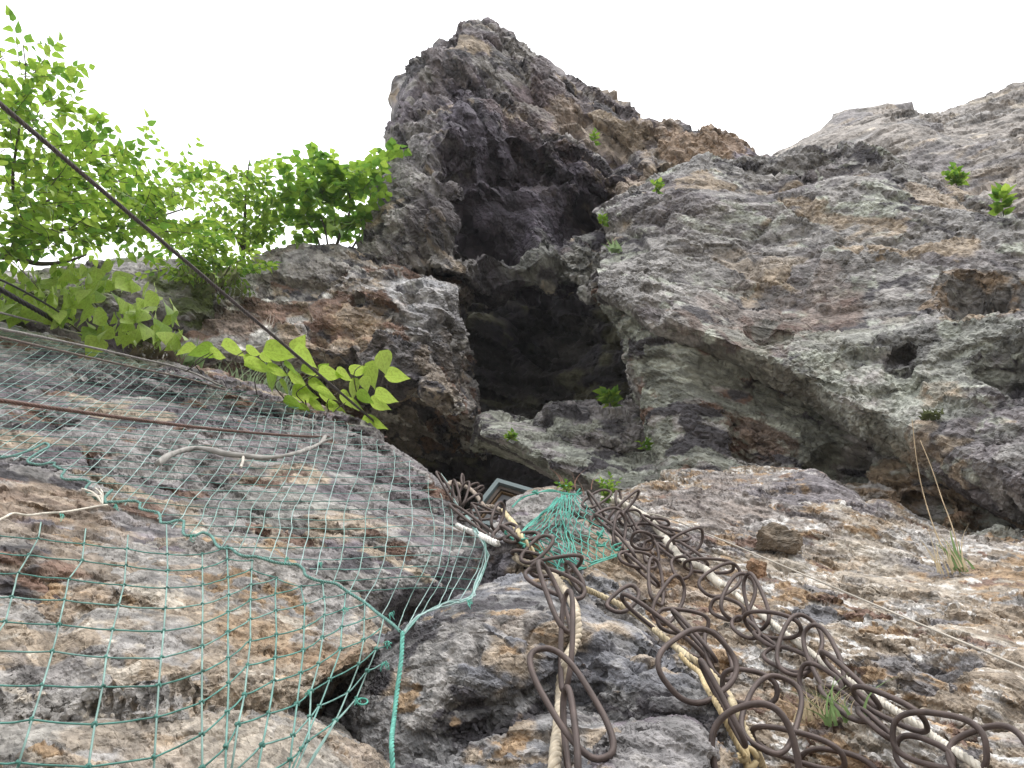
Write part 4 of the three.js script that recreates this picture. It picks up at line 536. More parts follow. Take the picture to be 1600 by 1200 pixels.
const onR = (a, lift) => a.map(([x, y]) => onRock(x, y, lift, rest));
ropeThing('twisted_rope', 'thick off white twisted rope running down the front of the centre boulder', 'rope', onR([[803, 869], [815, 877], [845, 887], [867, 902], [884, 924], [894, 940], [900, 962], [902, 988], [895, 1012], [883, 1036], [877, 1066], [876, 1093], [875, 1116], [871, 1150], [866, 1198], [860, 1275]], 0.014), 0.0125, 0.052, 3, [0.5, 0.43, 0.33], 900);
ropeThing('twisted_rope', 'thin cream rope slanting right from the boulder top to the bottom edge', 'rope', onR([[870, 895], [905, 916], [935, 929], [965, 943], [1002, 966], [1030, 990], [1055, 1010], [1080, 1029], [1104, 1046], [1134, 1080], [1150, 1110], [1164, 1140], [1182, 1175], [1192, 1200], [1215, 1270]], 0.014), 0.0095, 0.045, 3, COL.cream, 910);
{ const g = ropeThing('straw_rope', 'thin yellow straw cord tied in a knot beside the cream rope', 'rope', onR([[1062, 1022], [1075, 1037], [1090, 1048], [1104, 1074], [1125, 1110], [1144, 1148], [1160, 1176], [1168, 1187], [1171, 1204], [1176, 1260]], 0.012), 0.0065, 0.03, 3, COL.straw, 920); const c = onRock(1166, 1184, 0.02), ring = []; for (let i = 0; i < 30; i++) { const a = i / 30 * 6.283; ring.push(V(c.x + 0.016 * Math.cos(a) + 0.006 * Math.cos(3 * a), c.y + 0.017 * Math.sin(2 * a) * 0.7 + 0.008 * Math.sin(a), c.z + 0.010 * Math.sin(a))); } mesh('knot', tube(ring, 0.0068, 7, true, COL.straw, 930), M.rope, g); }
ropeThing('twisted_rope', 'long white twisted rope threaded under the right hand chain', 'rope', onR([[1100, 888], [1118, 906], [1142, 922], [1163, 940], [1182, 955], [1205, 972], [1228, 991], [1255, 1010], [1277, 1028], [1300, 1046], [1340, 1073], [1392, 1106], [1424, 1126], [1460, 1152], [1496, 1176], [1524, 1194], [1590, 1245]], 0.014), 0.0095, 0.042, 3, COL.white, 940);
ropeThing('rope_bundle', 'bulky white rope wound thick at the top of the right hand chain', 'rope', onR([[940, 781], [956, 782], [972, 787], [996, 800], [1013, 811], [1024, 822], [1035, 836], [1050, 855], [1070, 878], [1098, 888], [1114, 903], [1132, 918]], 0.02), 0.017, 0.05, 3, COL.white, 950);
ropeThing('twisted_rope', 'short white rope end poking out beneath the slab net', 'rope', onR([[714, 821], [721, 825], [742, 833], [760, 842], [778, 850]], 0.018), 0.012, 0.04, 3, [0.7, 0.68, 0.64], 960);
ropeThing('rope_bundle', 'grubby rope tangled among the uppermost links by the black crevice', 'rope', onR([[700, 758], [708, 754], [727, 760], [738, 767], [745, 775], [752, 785], [758, 791], [772, 792], [782, 797]], 0.03), 0.011, 0.05, 3, [0.36, 0.3, 0.25], 970);
ropeThing('straw_rope', 'pale yellow rope dropping from the upper links beside the fishing net', 'rope', onR([[786, 797], [794, 808], [804, 820], [812, 835], [822, 848], [832, 862], [842, 872]], 0.022), 0.0105, 0.07, 2, [0.55, 0.46, 0.28], 980);

// ---------------------------------------------------------------- cables and wires
function cable(label, pts, rad, colour, seed, name = 'steel_cable', cat = 'cable') { const g = thing(name, label, cat); for (const s of strands(pts, rad, rad * 9, 4, colour, seed, 5)) mesh('strand', s, M.cable, g); }
{ const a = at(-90, 86, 2.55), b = at(590, 663, 5.05); cable('thick dark cable crossing diagonally in front of the trees', [a, a.clone().lerp(b, 0.33), a.clone().lerp(b, 0.66), b], 0.0072, [0.085, 0.07, 0.068], 990); }
{ const a = at(-60, 617, 2.5), b = onRock(604, 683, 0.01), m = t => a.clone().lerp(b, t).add(V(0, -0.05 * Math.sin(t * Math.PI), 0)); cable('rusty steel cable stretched across the slab above the dead branch', [a, m(0.2), m(0.4), m(0.6), m(0.8), b], 0.0062, [0.13, 0.075, 0.06], 1000); }
cable('pale twin cable, upper one, along the top of the slab', [at(-40, 506, 3.4), at(80, 530, 4.1), at(200, 556, 4.8), at(300, 582, 5.3), onRock(352, 606, 0.02)], 0.0058, COL.galv, 1010);
cable('brownish twin cable, lower one, along the top of the slab', [at(-40, 518, 3.3), at(80, 545, 4.0), at(200, 572, 4.7), at(300, 594, 5.2), onRock(352, 609, 0.02)], 0.0052, [0.17, 0.13, 0.115], 1020);
cable('dark heavy cable slanting under the bright leaves at far left', [at(-60, 415, 5.2), at(0, 452, 5.3), at(60, 486, 5.5), at(108, 515, 5.8)], 0.015, COL.black, 1030);
cable('thin black cable above the heavy one at far left', [at(-60, 415, 4.9), at(0, 437, 5.0), at(60, 468, 5.3), at(112, 500, 5.8)], 0.006, COL.black, 1040);
cable('slack grey cable lying on the upper net at far left', [at(-40, 478, 5.0), at(44, 500, 5.5), at(100, 515, 5.7), at(160, 533, 5.8)], 0.0062, COL.galv, 1050);
single('thin_wire', 'thin pale wire stretched over the right slope from the rope top', 'wire', tube(smoothPath([onRock(1000, 800, 0.03), onRock(1040, 808, 0.05), onRock(1090, 828, 0.08), at(1600, 1044, 2.25), at(1700, 1086, 2.1)], 6), 0.0028, 6, false, [0.42, 0.38, 0.33], 1060), M.rope);

// ---------------------------------------------------------------- dead branch hanging on the net
{ const g = thing('dead_branch', 'bare grey dead branch caught on the slab net', 'branch'); const f = (x, y, l = 0.035) => onRock(x, y, l, netSheet);
  mesh('limb', tube(smoothPath([f(246, 725), f(262, 713), f(282, 705), f(306, 700), f(330, 703), f(352, 709), f(380, 712), f(408, 715), f(432, 714), f(455, 710), f(478, 703), f(494, 696), f(503, 690), f(508, 682)], 6), t => 0.0125 - 0.004 * t + 0.0012 * Math.sin(t * 47) + 0.0014 * Math.sin(t * 19 + 1), 9, false, COL.deadwood, 1070), M.bark, g);
  mesh('twig', tube(smoothPath([f(500, 692), f(509, 688, 0.04), f(518, 686, 0.05)], 4), 0.006, 6, false, COL.deadwood, 1071), M.bark, g);
  mesh('twig', tube(smoothPath([f(380, 714), f(379, 722, 0.04), f(376, 730, 0.05)], 4), 0.006, 6, false, [0.5, 0.46, 0.4], 1072), M.bark, g); }

// ---------------------------------------------------------------- corner of a small wooden shrine in the crevice under the ledge
{ const g = thing('wooden_shrine', 'corner of a dark wooden shrine box with grey blue rim inside the crevice', 'shrine');
  const O = at(777, 749, 5.35), X = at(852, 771, 5.2).sub(O), w = X.length() * 1.15; X.normalize(); let Y = at(758, 787, 5.2).sub(O); Y.addScaledVector(X, -Y.dot(X)).normalize(); const Z = V().crossVectors(X, Y); if (Z.dot(O.clone().sub(EYE)) > 0) Z.negate();
  const basis = new THREE.Matrix4().makeBasis(X, Y, V().crossVectors(X, Y)), zs = V().crossVectors(X, Y).dot(Z); const h = w * 0.95;
  const wood = c => new THREE.MeshStandardMaterial({ color: new THREE.Color().setRGB(...c), roughness: 0.7 });
  const beam = (name, x0, y0, x1, y1, d0, d1, m) => { const b = new THREE.BoxGeometry(x1 - x0, y1 - y0, Math.abs(d1 - d0)); b.translate((x0 + x1) / 2, (y0 + y1) / 2, zs * (d0 + d1) / 2); b.applyMatrix4(basis); b.translate(O.x, O.y, O.z); mesh(name, b, m, g); };
  const frameOf = (name, in0, in1, d0, d1, m) => { beam(name, in0, in0, w - in0, in1, d0, d1, m); beam(name, in0, in1 + 0.001, in1, h - in1 - 0.001, d0, d1, m); beam(name, w - in1, in1 + 0.001, w - in0, h - in1 - 0.001, d0, d1, m); beam(name, in0, h - in1, w - in0, h - in0, d0, d1, m); };
  frameOf('rim', 0, 0.030, -0.03, 0.012, wood([0.12, 0.155, 0.16])); frameOf('inner_frame', 0.032, 0.056, -0.07, -0.014, wood([0.055, 0.04, 0.03])); frameOf('inner_rim', 0.058, 0.064, -0.08, -0.03, wood([0.16, 0.10, 0.05])); frameOf('panel_frame', 0.066, 0.10, -0.12, -0.05, wood([0.1, 0.1, 0.105])); frameOf('deep_frame', 0.102, 0.125, -0.17, -0.09, wood([0.05, 0.03, 0.024])); beam('back_panel', 0.0, 0.0, w, h, -0.26, -0.2, wood([0.03, 0.024, 0.02])); }
// ---------------------------------------------------------------- loose angular stones
function chunk(label, px, py, size, squash, seed, colour) {
  const g = new THREE.IcosahedronGeometry(1, 20), P = g.attributes.position, C = new Float32Array(P.count * 3), r = rng(seed), cuts = []; for (let i = 0; i < 11; i++) cuts.push([rv3(r).normalize(), 0.5 + 0.32 * r()]);
  const b = onRock(px, py, size * 0.28);
  for (let i = 0; i < P.count; i++) { const p = V(P.getX(i), P.getY(i), P.getZ(i)); for (const [n, d] of cuts) { const e = p.dot(n) - d; if (e > 0) p.addScaledVector(n, -e); } p.addScaledVector(p.clone().normalize(), 0.1 * crease(p.x * 3, p.y * 5, p.z * 3, seed, 2) + 0.06 * crease(p.x * 8, p.y * 14, p.z * 8, seed, 5) + 0.03 * crease(p.x * 20, p.y * 30, p.z * 20, seed, 7)); p.multiply(V(squash[0], squash[1], squash[2])).multiplyScalar(size); P.setXYZ(i, b.x + p.x, b.y + p.y, b.z + p.z); const k = 1 + 0.5 * noise(p.x * 40, p.y * 40, p.z * 40, seed) + 0.3 * noise(p.x * 160, p.y * 160, p.z * 160, seed + 1); C.set([colour[0] * k, colour[1] * k, colour[2] * k], i * 3); }
  g.setAttribute('color', new THREE.BufferAttribute(C, 3)); g.computeVertexNormals(); single('loose_stone', label, 'stone', g, stoneMat);
}
function rv3(r) { return V(r() - 0.5, r() - 0.5, r() - 0.5); }
const stoneMat = new THREE.MeshStandardMaterial({ vertexColors: true, roughness: 0.85, flatShading: true });
chunk('brown angular block jutting from the right slope above the thin wire', 1212, 846, 0.1, [1.1, 0.75, 0.8], 3001, [0.15, 0.12, 0.09]);
chunk('small rusty brown stone wedged right of the white rope', 1186, 890, 0.055, [0.9, 1, 0.9], 3002, [0.2, 0.12, 0.07]);
// ---------------------------------------------------------------- plants
const LEAF_MAP = (() => { const S = 128, d = new Uint8Array(S * S * 4); for (let y = 0; y < S; y++) for (let x = 0; x < S; x++) { const u = Math.abs(x / (S - 1) - 0.5) * 2, v = y / (S - 1), vein = Math.abs(((v - u * 0.32) * 9) % 1 + ((v - u * 0.32) < 0 ? 1 : 0) - 0.5), k = clamp(0.93 + 0.07 * noise(x / 9, y / 9, 0, 3) + 0.08 * noise(x / 2.5, y / 2.5, 0, 4) + (u < 0.045 ? 0.08 : 0) + (vein < 0.07 ? 0.05 : 0), 0, 1); d.set([255 * Math.min(1, k + 0.02), 255 * k, 245 * k, 255], (y * S + x) * 4); } const t = new THREE.DataTexture(d, S, S, THREE.RGBAFormat); t.colorSpace = THREE.SRGBColorSpace; t.magFilter = THREE.LinearFilter; t.minFilter = THREE.LinearFilter; t.needsUpdate = true; return t; })();   // midrib and side veins
const leafMats = [[0.26, 0.43, 0.06], [0.38, 0.55, 0.09], [0.15, 0.31, 0.05], [0.48, 0.66, 0.13]].map(c => new THREE.MeshPhysicalMaterial({ color: new THREE.Color().setRGB(...c), map: LEAF_MAP, roughness: 0.85, specularIntensity: 0.4, transmission: 0.68, thickness: 0, side: THREE.DoubleSide }));
const grassMat = new THREE.MeshPhysicalMaterial({ color: new THREE.Color().setRGB(0.15, 0.24, 0.07), roughness: 0.8, transmission: 0.3, thickness: 0, side: THREE.DoubleSide });
const strawMat = new THREE.MeshStandardMaterial({ color: new THREE.Color().setRGB(0.4, 0.32, 0.2), roughness: 0.9, side: THREE.DoubleSide });
const brownMat = new THREE.MeshStandardMaterial({ color: new THREE.Color().setRGB(0.11, 0.075, 0.05), roughness: 0.95, side: THREE.DoubleSide });
// a leaf blade of length 1 along +y, lying in x-y, folded along its midrib and drooping at the tip
function blade(width, fold, droop, tip = 1.35, n = 5, wave = 0) {
  const P = [], I = [], U = []; for (let i = 0; i <= n; i++) { const t = i / n, w = width * 1.12 * Math.pow(Math.sin(Math.PI * Math.pow(t, 0.62)), 0.9) * Math.pow(1 - t, 0.18), z = -droop * t * t, e = wave * Math.sin(t * 9); P.push(-w, t - 0.02 * w, z + fold * w + e, 0, t, z, w, t - 0.02 * w, z + fold * w - e); U.push(0.5 - 0.5 * w / width, t, 0.5, t, 0.5 + 0.5 * w / width, t); }
  for (let i = 0; i < n; i++) { const a = i * 3; I.push(a, a + 1, a + 3, a + 1, a + 4, a + 3, a + 1, a + 2, a + 4, a + 2, a + 5, a + 4); }
  const g = new THREE.BufferGeometry(); g.setAttribute('position', new THREE.Float32BufferAttribute(P, 3)); g.setAttribute('uv', new THREE.Float32BufferAttribute(U, 2)); g.setIndex(I); g.computeVertexNormals(); return g;
}
const bladesSmall = [blade(0.3, 0.3, 0.25), blade(0.34, 0.2, 0.4), blade(0.28, 0.45, 0.15)], bladesRound = [blade(0.42, 0.2, 0.2), blade(0.46, 0.3, 0.35)], bladesBig = [blade(0.36, 0.16, 0.22, 1, 9, 0.012), blade(0.4, 0.1, 0.35, 1, 9, 0.016), blade(0.38, 0.3, 0.1, 1, 9, 0.01)];
function leafMatrix(p, dir, up, size) { const y = dir.clone().normalize(), z = up.clone().addScaledVector(y, -up.dot(y)).normalize(), x = V().crossVectors(y, z); return new THREE.Matrix4().makeBasis(x, y, z).scale(V(size, size, size)).setPosition(p); }
const rv = r => V(r() - 0.5, r() - 0.5, r() - 0.5).multiplyScalar(2);
// leaves along twigs: the ones that show largest are parts of their own, the rest one mass
class Foliage {
  constructor(parent, seed, blades, cap) { this.parent = parent; this.r = rng(seed); this.blades = blades; this.leaves = []; this.twigs = []; this.cap = cap; this.seed = seed; }
  pick(k) { const w = this.mix ?? [0.4, 0.3, 0.25, 0.05]; let i = 0; while (i < 3 && (k -= w[i]) > 0) i++; return i; }
  twig(p0, dir, len, size, count, rad = 0.003) {
    const r = this.r, pts = [p0.clone()], d = dir.clone().normalize(); for (let i = 0; i < 4; i++) { d.add(rv(r).multiplyScalar(0.22)).normalize(); pts.push(pts[i].clone().addScaledVector(d, len / 4)); }
    const c = smoothPath(pts, 2); this.twigs.push(tube(c, t => rad * (1 - 0.7 * t), 4, false, COL.bark, this.seed));
    const side = V().crossVectors(d, V(0, 1, 0)).normalize();
    for (let i = 0; i < count; i++) { const t = (i + 0.6) / count, p = c[Math.min(c.length - 1, Math.floor(t * (c.length - 1)))], s = i % 2 ? 1 : -1; const ld = d.clone().multiplyScalar(0.55 + 0.5 * t).addScaledVector(side, s * (0.9 - 0.4 * t)).add(rv(r).multiplyScalar(0.35)).add(V(0, -0.12, 0)); this.leaf(p.clone().addScaledVector(ld, 0.15 * size), ld, V(0, 1, 0).add(rv(r).multiplyScalar(0.55)), size * (0.65 + 0.6 * r())); }
  }
  leaf(p, dir, up, size, blade, mat) { const r = this.r; this.leaves.push({ m: leafMatrix(p, dir, up, size), s: size / p.distanceTo(EYE), b: blade ?? Math.floor(r() * this.blades.length), c: mat ?? this.pick(r()) }); }
  done() {
    this.leaves.sort((a, b) => b.s - a.s); const rest = [[], [], [], []];
    this.leaves.forEach((l, i) => { if (i < this.cap) { const m = mesh('leaf', this.blades[l.b], leafMats[l.c], this.parent); l.m.decompose(m.position, m.quaternion, m.scale); } else rest[l.c].push(this.blades[l.b].clone().applyMatrix4(l.m)); });
    rest.forEach((g, i) => { if (g.length) { const m = mesh('foliage', mergeGeometries(g), leafMats[i], this.parent); m.userData.kind = 'stuff'; } });
    if (this.twigs.length) { const m = mesh('twigs', mergeGeometries(this.twigs), M.bark, this.parent); m.userData.kind = 'stuff'; }
  }
}
function limb(parent, name, pts, r0, r1, seed) { mesh(name, tube(smoothPath(pts, 6), t => lerp(r0, r1, t), 7, false, COL.bark, seed), M.bark, parent); }
// crown: clumps [x, y, half width, half height, distance, twigs]
function tree(label, clumps, limbs, o) {
  const g = thing(o.name ?? 'broadleaf_tree', label, o.cat ?? 'tree', o.group), f = new Foliage(g, o.seed, o.blades, o.cap ?? 220), r = f.r; f.mix = o.mix;
  limbs.forEach(([pts, r0, r1], i) => limb(g, i ? 'branch' : 'trunk', pts.map(p => at(...p)), r0, r1, o.seed + i));
  for (const [x, y, hw, hh, d, n] of clumps) { const c = at(x, y, d), s = d / FPX; for (let i = 0; i < n * (o.more ?? 1.7); i++) { let a, b, e; do { a = r() * 2 - 1; b = r() * 2 - 1; e = r() * 2 - 1; } while (a * a + b * b + e * e > 1); const k = 0.75, p = c.clone().addScaledVector(RGT, a * hw * s * k).addScaledVector(UPV, b * hh * s * k).addScaledVector(FWD, e * hw * s * k * 0.9); const dir = V(a, b * 0.4 + 0.15, 0).addScaledVector(FWD, e).add(rv(r).multiplyScalar(0.5)); f.twig(p, dir, (o.twig ?? 0.28) * (0.6 + 0.7 * r()), o.leaf, o.per ?? 9); } }
  f.done(); return g;
}
tree('leafy green tree reaching in from the left edge behind the diagonal cable', [[35, 90, 40, 40, 6.3, 6], [40, 150, 60, 50, 6.2, 14], [20, 220, 60, 55, 6.0, 18], [110, 235, 60, 45, 6.4, 14], [130, 280, 80, 45, 6.2, 22], [40, 310, 80, 55, 5.9, 24], [205, 300, 65, 45, 6.6, 16], [260, 290, 36, 40, 6.8, 9], [190, 345, 80, 40, 6.4, 22], [90, 365, 90, 40, 5.9, 24], [250, 355, 45, 30, 6.8, 8], [10, 390, 50, 30, 5.8, 8]],
  [[[[-120, 440, 6.4], [-40, 405, 6.3], [20, 402, 6.2], [60, 412, 6.1], [105, 408, 6.2], [135, 398, 6.3]], 0.035, 0.006], [[[-30, 404, 6.3], [15, 395, 6.2], [24, 365, 6.2], [26, 345, 6.2], [60, 322, 6.2], [100, 300, 6.3]], 0.018, 0.006], [[[24, 378, 6.2], [60, 366, 6.3], [110, 358, 6.4], [200, 352, 6.5], [260, 335, 6.6], [300, 322, 6.8]], 0.016, 0.004], [[[26, 350, 6.2], [20, 280, 6.2], [30, 200, 6.2], [40, 110, 6.3], [36, 70, 6.3]], 0.012, 0.003], [[[100, 300, 6.3], [130, 260, 6.3], [150, 225, 6.4]], 0.007, 0.003]], { seed: 2001, blades: bladesSmall, leaf: 0.07, twig: 0.36, per: 10, cap: 260, more: 1.3 });
tree('slender pale leaved tree in the gap behind the slab', [[380, 270, 42, 26, 8.4, 10], [350, 300, 40, 35, 8.4, 12], [400, 310, 40, 40, 8.5, 14], [360, 345, 50, 35, 8.3, 14], [415, 350, 30, 40, 8.4, 9], [395, 385, 35, 35, 8.3, 9], [325, 315, 28, 24, 8.3, 7]],
  [[[[372, 470, 8.6], [378, 420, 8.5], [382, 360, 8.5], [384, 300, 8.5], [390, 250, 8.5]], 0.03, 0.005], [[[380, 390, 8.5], [350, 340, 8.4], [330, 310, 8.4]], 0.012, 0.004], [[[382, 360, 8.5], [410, 330, 8.5], [420, 300, 8.5]], 0.01, 0.004]], { seed: 2101, blades: bladesSmall, leaf: 0.075, twig: 0.34, per: 9, cap: 150, more: 1.2, mix: [0.4, 0.4, 0.15, 0.05] });
tree('round leaved shrub on the ledge against the pinnacle foot', [[520, 280, 60, 30, 8.5, 14], [480, 305, 45, 35, 8.4, 13], [550, 300, 40, 40, 8.5, 14], [510, 335, 60, 35, 8.3, 14], [560, 345, 26, 36, 8.4, 8], [465, 345, 26, 30, 8.4, 6], [597, 235, 8, 16, 8.9, 3], [585, 275, 12, 26, 8.8, 4]],
  [[[[520, 408, 8.2], [530, 370, 8.3], [548, 320, 8.4], [532, 270, 8.5], [515, 245, 8.5]], 0.018, 0.004], [[[505, 408, 8.2], [495, 370, 8.3], [475, 340, 8.4]], 0.012, 0.004], [[[515, 408, 8.2], [508, 360, 8.3], [490, 310, 8.4]], 0.012, 0.004], [[[540, 405, 8.2], [565, 360, 8.4], [580, 300, 8.6]], 0.012, 0.004]], { name: 'shrub', cat: 'shrub', seed: 2201, blades: bladesRound, leaf: 0.095, twig: 0.3, per: 8, cap: 180, more: 1.3, mix: [0.45, 0.1, 0.45, 0] });
tree('low fine leaved bush in the notch below the slender tree', [[300, 385, 50, 30, 7.7, 18], [345, 410, 45, 30, 7.6, 16], [290, 420, 30, 22, 7.5, 8], [370, 425, 25, 20, 7.6, 6]], [[[[345, 460, 7.6], [352, 430, 7.6], [365, 405, 7.6]], 0.012, 0.004], [[[340, 455, 7.6], [320, 420, 7.6], [300, 395, 7.6]], 0.01, 0.003]], { name: 'shrub', cat: 'shrub', seed: 2301, blades: bladesSmall, leaf: 0.062, twig: 0.26, per: 10, cap: 100 });
{ // big soft leaves spilling over the top of the slab, lit through
  const g = thing('leafy_shrub', 'bright lime green shrub with large lobed leaves above the slab top', 'shrub'), f = new Foliage(g, 2401, bladesBig, 300), r = f.r;
  for (let i = 0; i < 210; i++) { const u = r(), x = -30 + 315 * u, top = poly([[-30, 425], [60, 425], [130, 408], [200, 415], [260, 455], [290, 520]], x), bot = poly([[-30, 480], [60, 490], [130, 520], [200, 540], [290, 532]], x), y = lerp(top, bot, r()), d = 6.5 - 0.9 * r(); if (y > bot) continue; f.leaf(at(x, y, d), V(r() - 0.35, -0.25 - 0.5 * r(), 0).addScaledVector(FWD, -0.45 * r()), V(0, 1, 0).addScaledVector(FWD, 0.1).add(rv(r).multiplyScalar(0.5)), 0.09 + 0.08 * r(), undefined, r() < 0.6 ? 3 : r() < 0.7 ? 1 : 0); }
  f.done(); for (const p of [[[190, 545, 6.6], [160, 490, 6.5], [120, 440, 6.5]], [[200, 545, 6.6], [220, 500, 6.5], [245, 460, 6.5]], [[150, 540, 6.6], [90, 490, 6.4], [30, 450, 6.3]]]) limb(g, 'stem', p.map(q => at(...q)), 0.008, 0.004, 2410);
}
{ // broad heart-shaped leaves in front of the crevice
  const g = thing('knotweed_plant', 'plant with broad heart shaped lime leaves over the slab edge', 'plant'), f = new Foliage(g, 2501, bladesBig, 300), r = f.r;
  const L = [[385, 235, 120, 175], [300, 225, 90, 160], [555, 225, 130, 20], [660, 225, 80, 0], [790, 240, 150, 8], [895, 185, 95, -60], [930, 270, 150, 30], [690, 315, 150, 8], [1025, 310, 60, -40], [1060, 345, 120, 0], [1130, 360, 100, 20], [1205, 320, 95, -30], [1280, 355, 135, 55], [1340, 290, 120, 65], [1405, 362, 120, 2], [1180, 430, 110, 75], [1240, 470, 100, 20], [1355, 465, 130, 6], [930, 460, 140, 0], [1050, 445, 120, 8], [1290, 602, 130, 8], [1190, 520, 110, 20], [1090, 540, 120, 30], [790, 330, 120, 5], [760, 380, 120, 60], [1010, 520, 130, 15], [1190, 602, 100, 10], [900, 380, 130, 20], [830, 420, 100, 40], [1320, 500, 110, 5], [470, 250, 90, 10], [960, 340, 110, 10], [870, 500, 110, 10], [1140, 480, 100, 40], [1080, 600, 100, 10], [980, 590, 90, 10], [1120, 570, 110, 25], [640, 290, 90, 40], [720, 270, 70, 20], [1000, 400, 110, 0], [860, 320, 100, 25], [1240, 400, 80, 70], [930, 540, 100, 20], [1040, 480, 100, 30]];
  L.forEach(([X, Y, len, deg], i) => { const x = 200 + X * 0.3, y = 480 + Y * 0.3, d = 5.42 - 0.0004 * X + 0.3 * (r() - 0.5), a = deg * Math.PI / 180, size = len * 0.3 * 1.15 * d / FPX, dir = RGT.clone().multiplyScalar(Math.cos(a)).addScaledVector(UPV, -Math.sin(a)).addScaledVector(FWD, -0.3 + 0.3 * r()), p = at(x, y, d).addScaledVector(dir, -0.5 * size); f.leaf(p, dir, V(0, 1, 0).addScaledVector(FWD, 0.05 + 0.5 * (r() - 0.5)).addScaledVector(RGT, (r() - 0.5) * 0.7), size, undefined, i % 4 ? 3 : i % 8 ? 1 : 0);
    if (i % 3 === 0) limb(g, 'stalk', [p, p.clone().add(V(-0.05, -0.09, 0.02)), at(x - 25, Math.max(y + 30, 640 - 0.28 * (640 - x)), d + 0.05)], 0.0026, 0.0035, 2520 + i); });
  f.done(); const st = (a) => limb(g, 'stem', a.map(([x, y]) => at(x, y, 5.15)), 0.0045, 0.003, 2560); st([[548, 668], [530, 620], [512, 575], [505, 545]]); st([[585, 690], [590, 640], [596, 600], [605, 570]]); st([[480, 640], [470, 600], [440, 560]]);
}
// tufts of blades: [x, y, height px, spread px, count]
function tuft(name, label, cat, x, y, hpx, spx, n, mat, seed, o = {}) {
  const r = rng(seed), d = (o.d ?? rockNear(x, y) - 0.02), s = d / FPX, gs = []; const base = at(x, y, d);
  for (let i = 0; i < n; i++) { const w = (o.w ?? 2.2) * s * (0.6 + 0.8 * r()), h = hpx * s * (0.5 + 0.7 * r()), dx = (r() - 0.5) * spx * s, lean = (r() - 0.5) * (o.lean ?? 1.2), dz = (r() - 0.5) * spx * s * 0.6, P = [], I = [], N = 5; for (let k = 0; k <= N; k++) { const t = k / N, bx = dx + lean * h * t * t, by = h * t * (1 - 0.25 * Math.abs(lean) * t) * (o.down ? -1 : 1), bz = dz + (r() - 0.5) * 0.004, ww = w * (1 - t * 0.92); P.push(bx - ww, by, bz, bx + ww, by, bz + ww * 0.6); if (k < N) { const a = k * 2; I.push(a, a + 1, a + 2, a + 1, a + 3, a + 2); } } const g = new THREE.BufferGeometry(); g.setAttribute('position', new THREE.Float32BufferAttribute(P, 3)); g.setIndex(I); g.computeVertexNormals(); g.translate(base.x, base.y, base.z); gs.push(g); }
  return single(name, label, cat, mergeGeometries(gs), mat);
}
function sprig(label, x, y, hpx, n, seed, o = {}) { const g = thing(o.name ?? 'small_plant', label, 'plant'), f = new Foliage(g, seed, o.blades ?? bladesSmall, 60), r = (f.mix = o.mix ?? [0.45, 0.15, 0.4, 0], f.r), d = rockNear(x, y) - 0.03, s = d / FPX, b = at(x, y, d); for (let i = 0; i < n; i++) f.twig(b, UPV.clone().add(V((r() - 0.5) * (o.lean ?? 1.4), 0, 0.3 * r())), hpx * s * (0.6 + 0.5 * r()), (o.leaf ?? 9) * s, o.per ?? 6, 0.002); f.done(); }
sprig('tiny bright seedling high on the dark pinnacle face', 928, 224, 16, 3, 2601, { leaf: 8 });
sprig('small green plant in the cleft between pinnacle and right overhang', 1026, 302, 18, 5, 2602, { leaf: 8 });
sprig('little fern sprouting under the pinnacle above the cave', 942, 352, 16, 4, 2603, { leaf: 8 });
sprig('green fern clump growing inside the cave mouth', 955, 636, 26, 7, 2604, { leaf: 14, name: 'fern' });
sprig('low green weeds on the cave ledge left side', 800, 688, 12, 6, 2605, { leaf: 8 });
sprig('small weeds at the right foot of the ledge boulder', 1008, 704, 16, 4, 2606, { leaf: 9 });
sprig('pale green bush on the top edge of the right overhang', 1495, 290, 26, 12, 2607, { leaf: 9, lean: 2.2 });
sprig('upright seedling with pale leaves at the right edge of the overhang', 1568, 338, 40, 4, 2608, { leaf: 15, lean: 0.5, per: 8 });
sprig('soft feathery green plant at the top of the right hand chain', 946, 784, 44, 8, 2609, { leaf: 7, lean: 0.7, per: 12 });
sprig('yellow green sprig on top of the netted knoll', 886, 768, 18, 5, 2610, { leaf: 7 });
tuft('grass_tuft', 'dark green grass clump below the fern under the pinnacle', 'grass', 962, 392, 24, 18, 26, grassMat, 2701, { down: false });
tuft('dry_grass', 'brown dried grass tuft hanging on the slab top', 'grass', 245, 566, 30, 66, 130, brownMat, 2702, { lean: 2.6, d: 6.0 });
tuft('grass_tuft', 'fresh green grass beside the brown tuft on the slab top', 'grass', 290, 572, 50, 40, 60, grassMat, 2703, { d: 6.05 });
tuft('wormwood', 'grey green feathery weeds along the slab edge below the broad leaves', 'plant', 400, 620, 60, 110, 170, new THREE.MeshPhysicalMaterial({ color: new THREE.Color().setRGB(0.2, 0.27, 0.14), roughness: 0.9, transmission: 0.25, thickness: 0, side: THREE.DoubleSide }), 2704, { d: 5.75, lean: 1.5, w: 1.4 });
tuft('grass_tuft', 'dull grass along the rim of the notch above the left face', 'grass', 330, 450, 22, 90, 120, new THREE.MeshStandardMaterial({ color: new THREE.Color().setRGB(0.12, 0.13, 0.05), roughness: 0.95, side: THREE.DoubleSide }), 2705, { d: 7.4 });
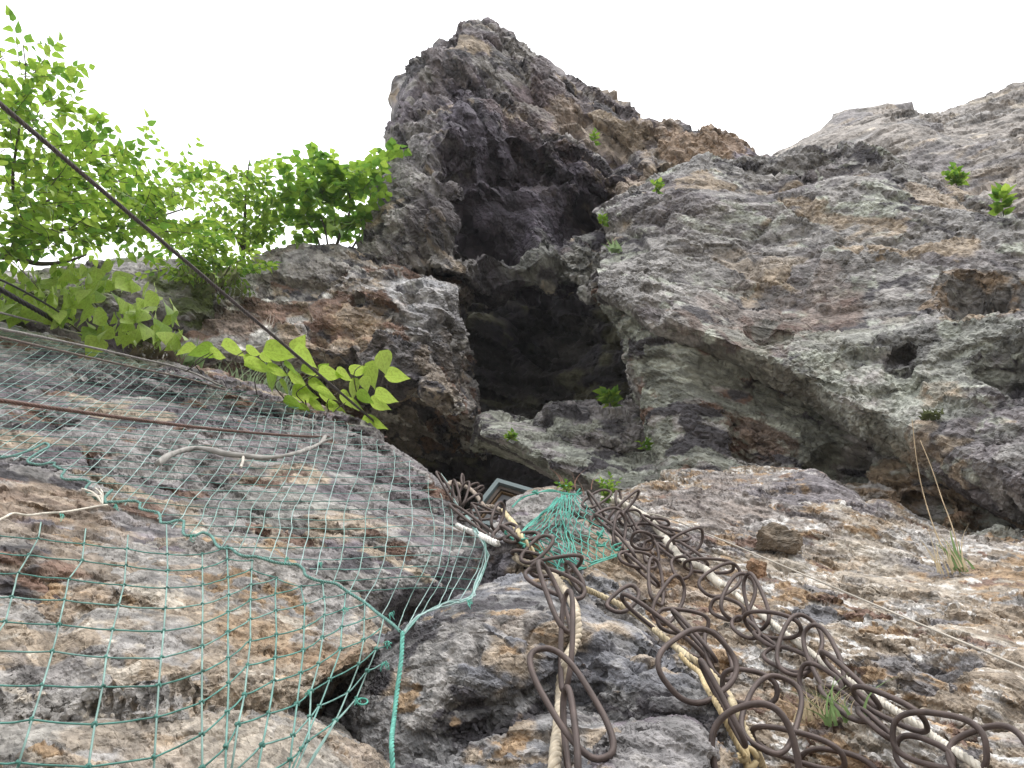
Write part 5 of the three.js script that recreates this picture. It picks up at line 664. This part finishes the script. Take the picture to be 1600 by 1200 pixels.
tuft('grass_tuft', 'green grass blades growing on the right slope by the dry stalks', 'grass', 1505, 890, 56, 30, 9, grassMat, 2706, { w: 3, lean: 1.6 });
tuft('dry_grass', 'thin dry straw clump at the foot of the tall dry stalks', 'grass', 1488, 893, 66, 40, 24, strawMat, 2707, { w: 0.9, lean: 0.8 });
tuft('grass_tuft', 'green grass tuft behind the links at lower right', 'grass', 1312, 1128, 62, 66, 15, grassMat, 2708, { w: 2, lean: 2.2 });
tuft('dry_grass', 'pale dead grass tuft among the links at lower right', 'grass', 1285, 1125, 50, 70, 60, strawMat, 2709, { w: 1.1, lean: 2.4 });
tuft('wiry_weed', 'thin reddish stems arching above the netted knoll', 'plant', 900, 768, 40, 60, 9, new THREE.MeshStandardMaterial({ color: new THREE.Color().setRGB(0.2, 0.11, 0.08), roughness: 0.9, side: THREE.DoubleSide }), 2710, { w: 0.8, lean: 1.2 });
for (const [lab, a] of [['left of two tall dry stalks on the right slope', [[1497, 892], [1470, 850], [1448, 790], [1434, 730], [1425, 655]]], ['right of two tall dry stalks on the right slope', [[1503, 892], [1490, 830], [1472, 780], [1455, 730], [1438, 688]]]]) { const r0 = rockNear(1500, 892); single('dry_stalk', lab, 'stalk', tube(smoothPath(a.map(([x, y], i) => at(x, y, r0 - 0.02 + 0.1 * i)), 6), t => 0.0032 - 0.0015 * t, 5, false, [0.4, 0.31, 0.2], 2720), M.rope); }
tuft('moss_cushion', 'dark moss hanging from the underside of the right overhang', 'moss', 1456, 652, 12, 26, 90, new THREE.MeshStandardMaterial({ color: new THREE.Color().setRGB(0.05, 0.06, 0.015), roughness: 1, side: THREE.DoubleSide }), 2730, { w: 1.6, lean: 2.5 });
tuft('bare_rootlets', 'pale bare rootlets on the left face above the broad leaves', 'roots', 415, 515, 34, 20, 7, new THREE.MeshStandardMaterial({ color: new THREE.Color().setRGB(0.35, 0.3, 0.26), roughness: 0.95, side: THREE.DoubleSide }), 2731, { w: 0.9, lean: 1.8 });
renderer.render(scene, camera);
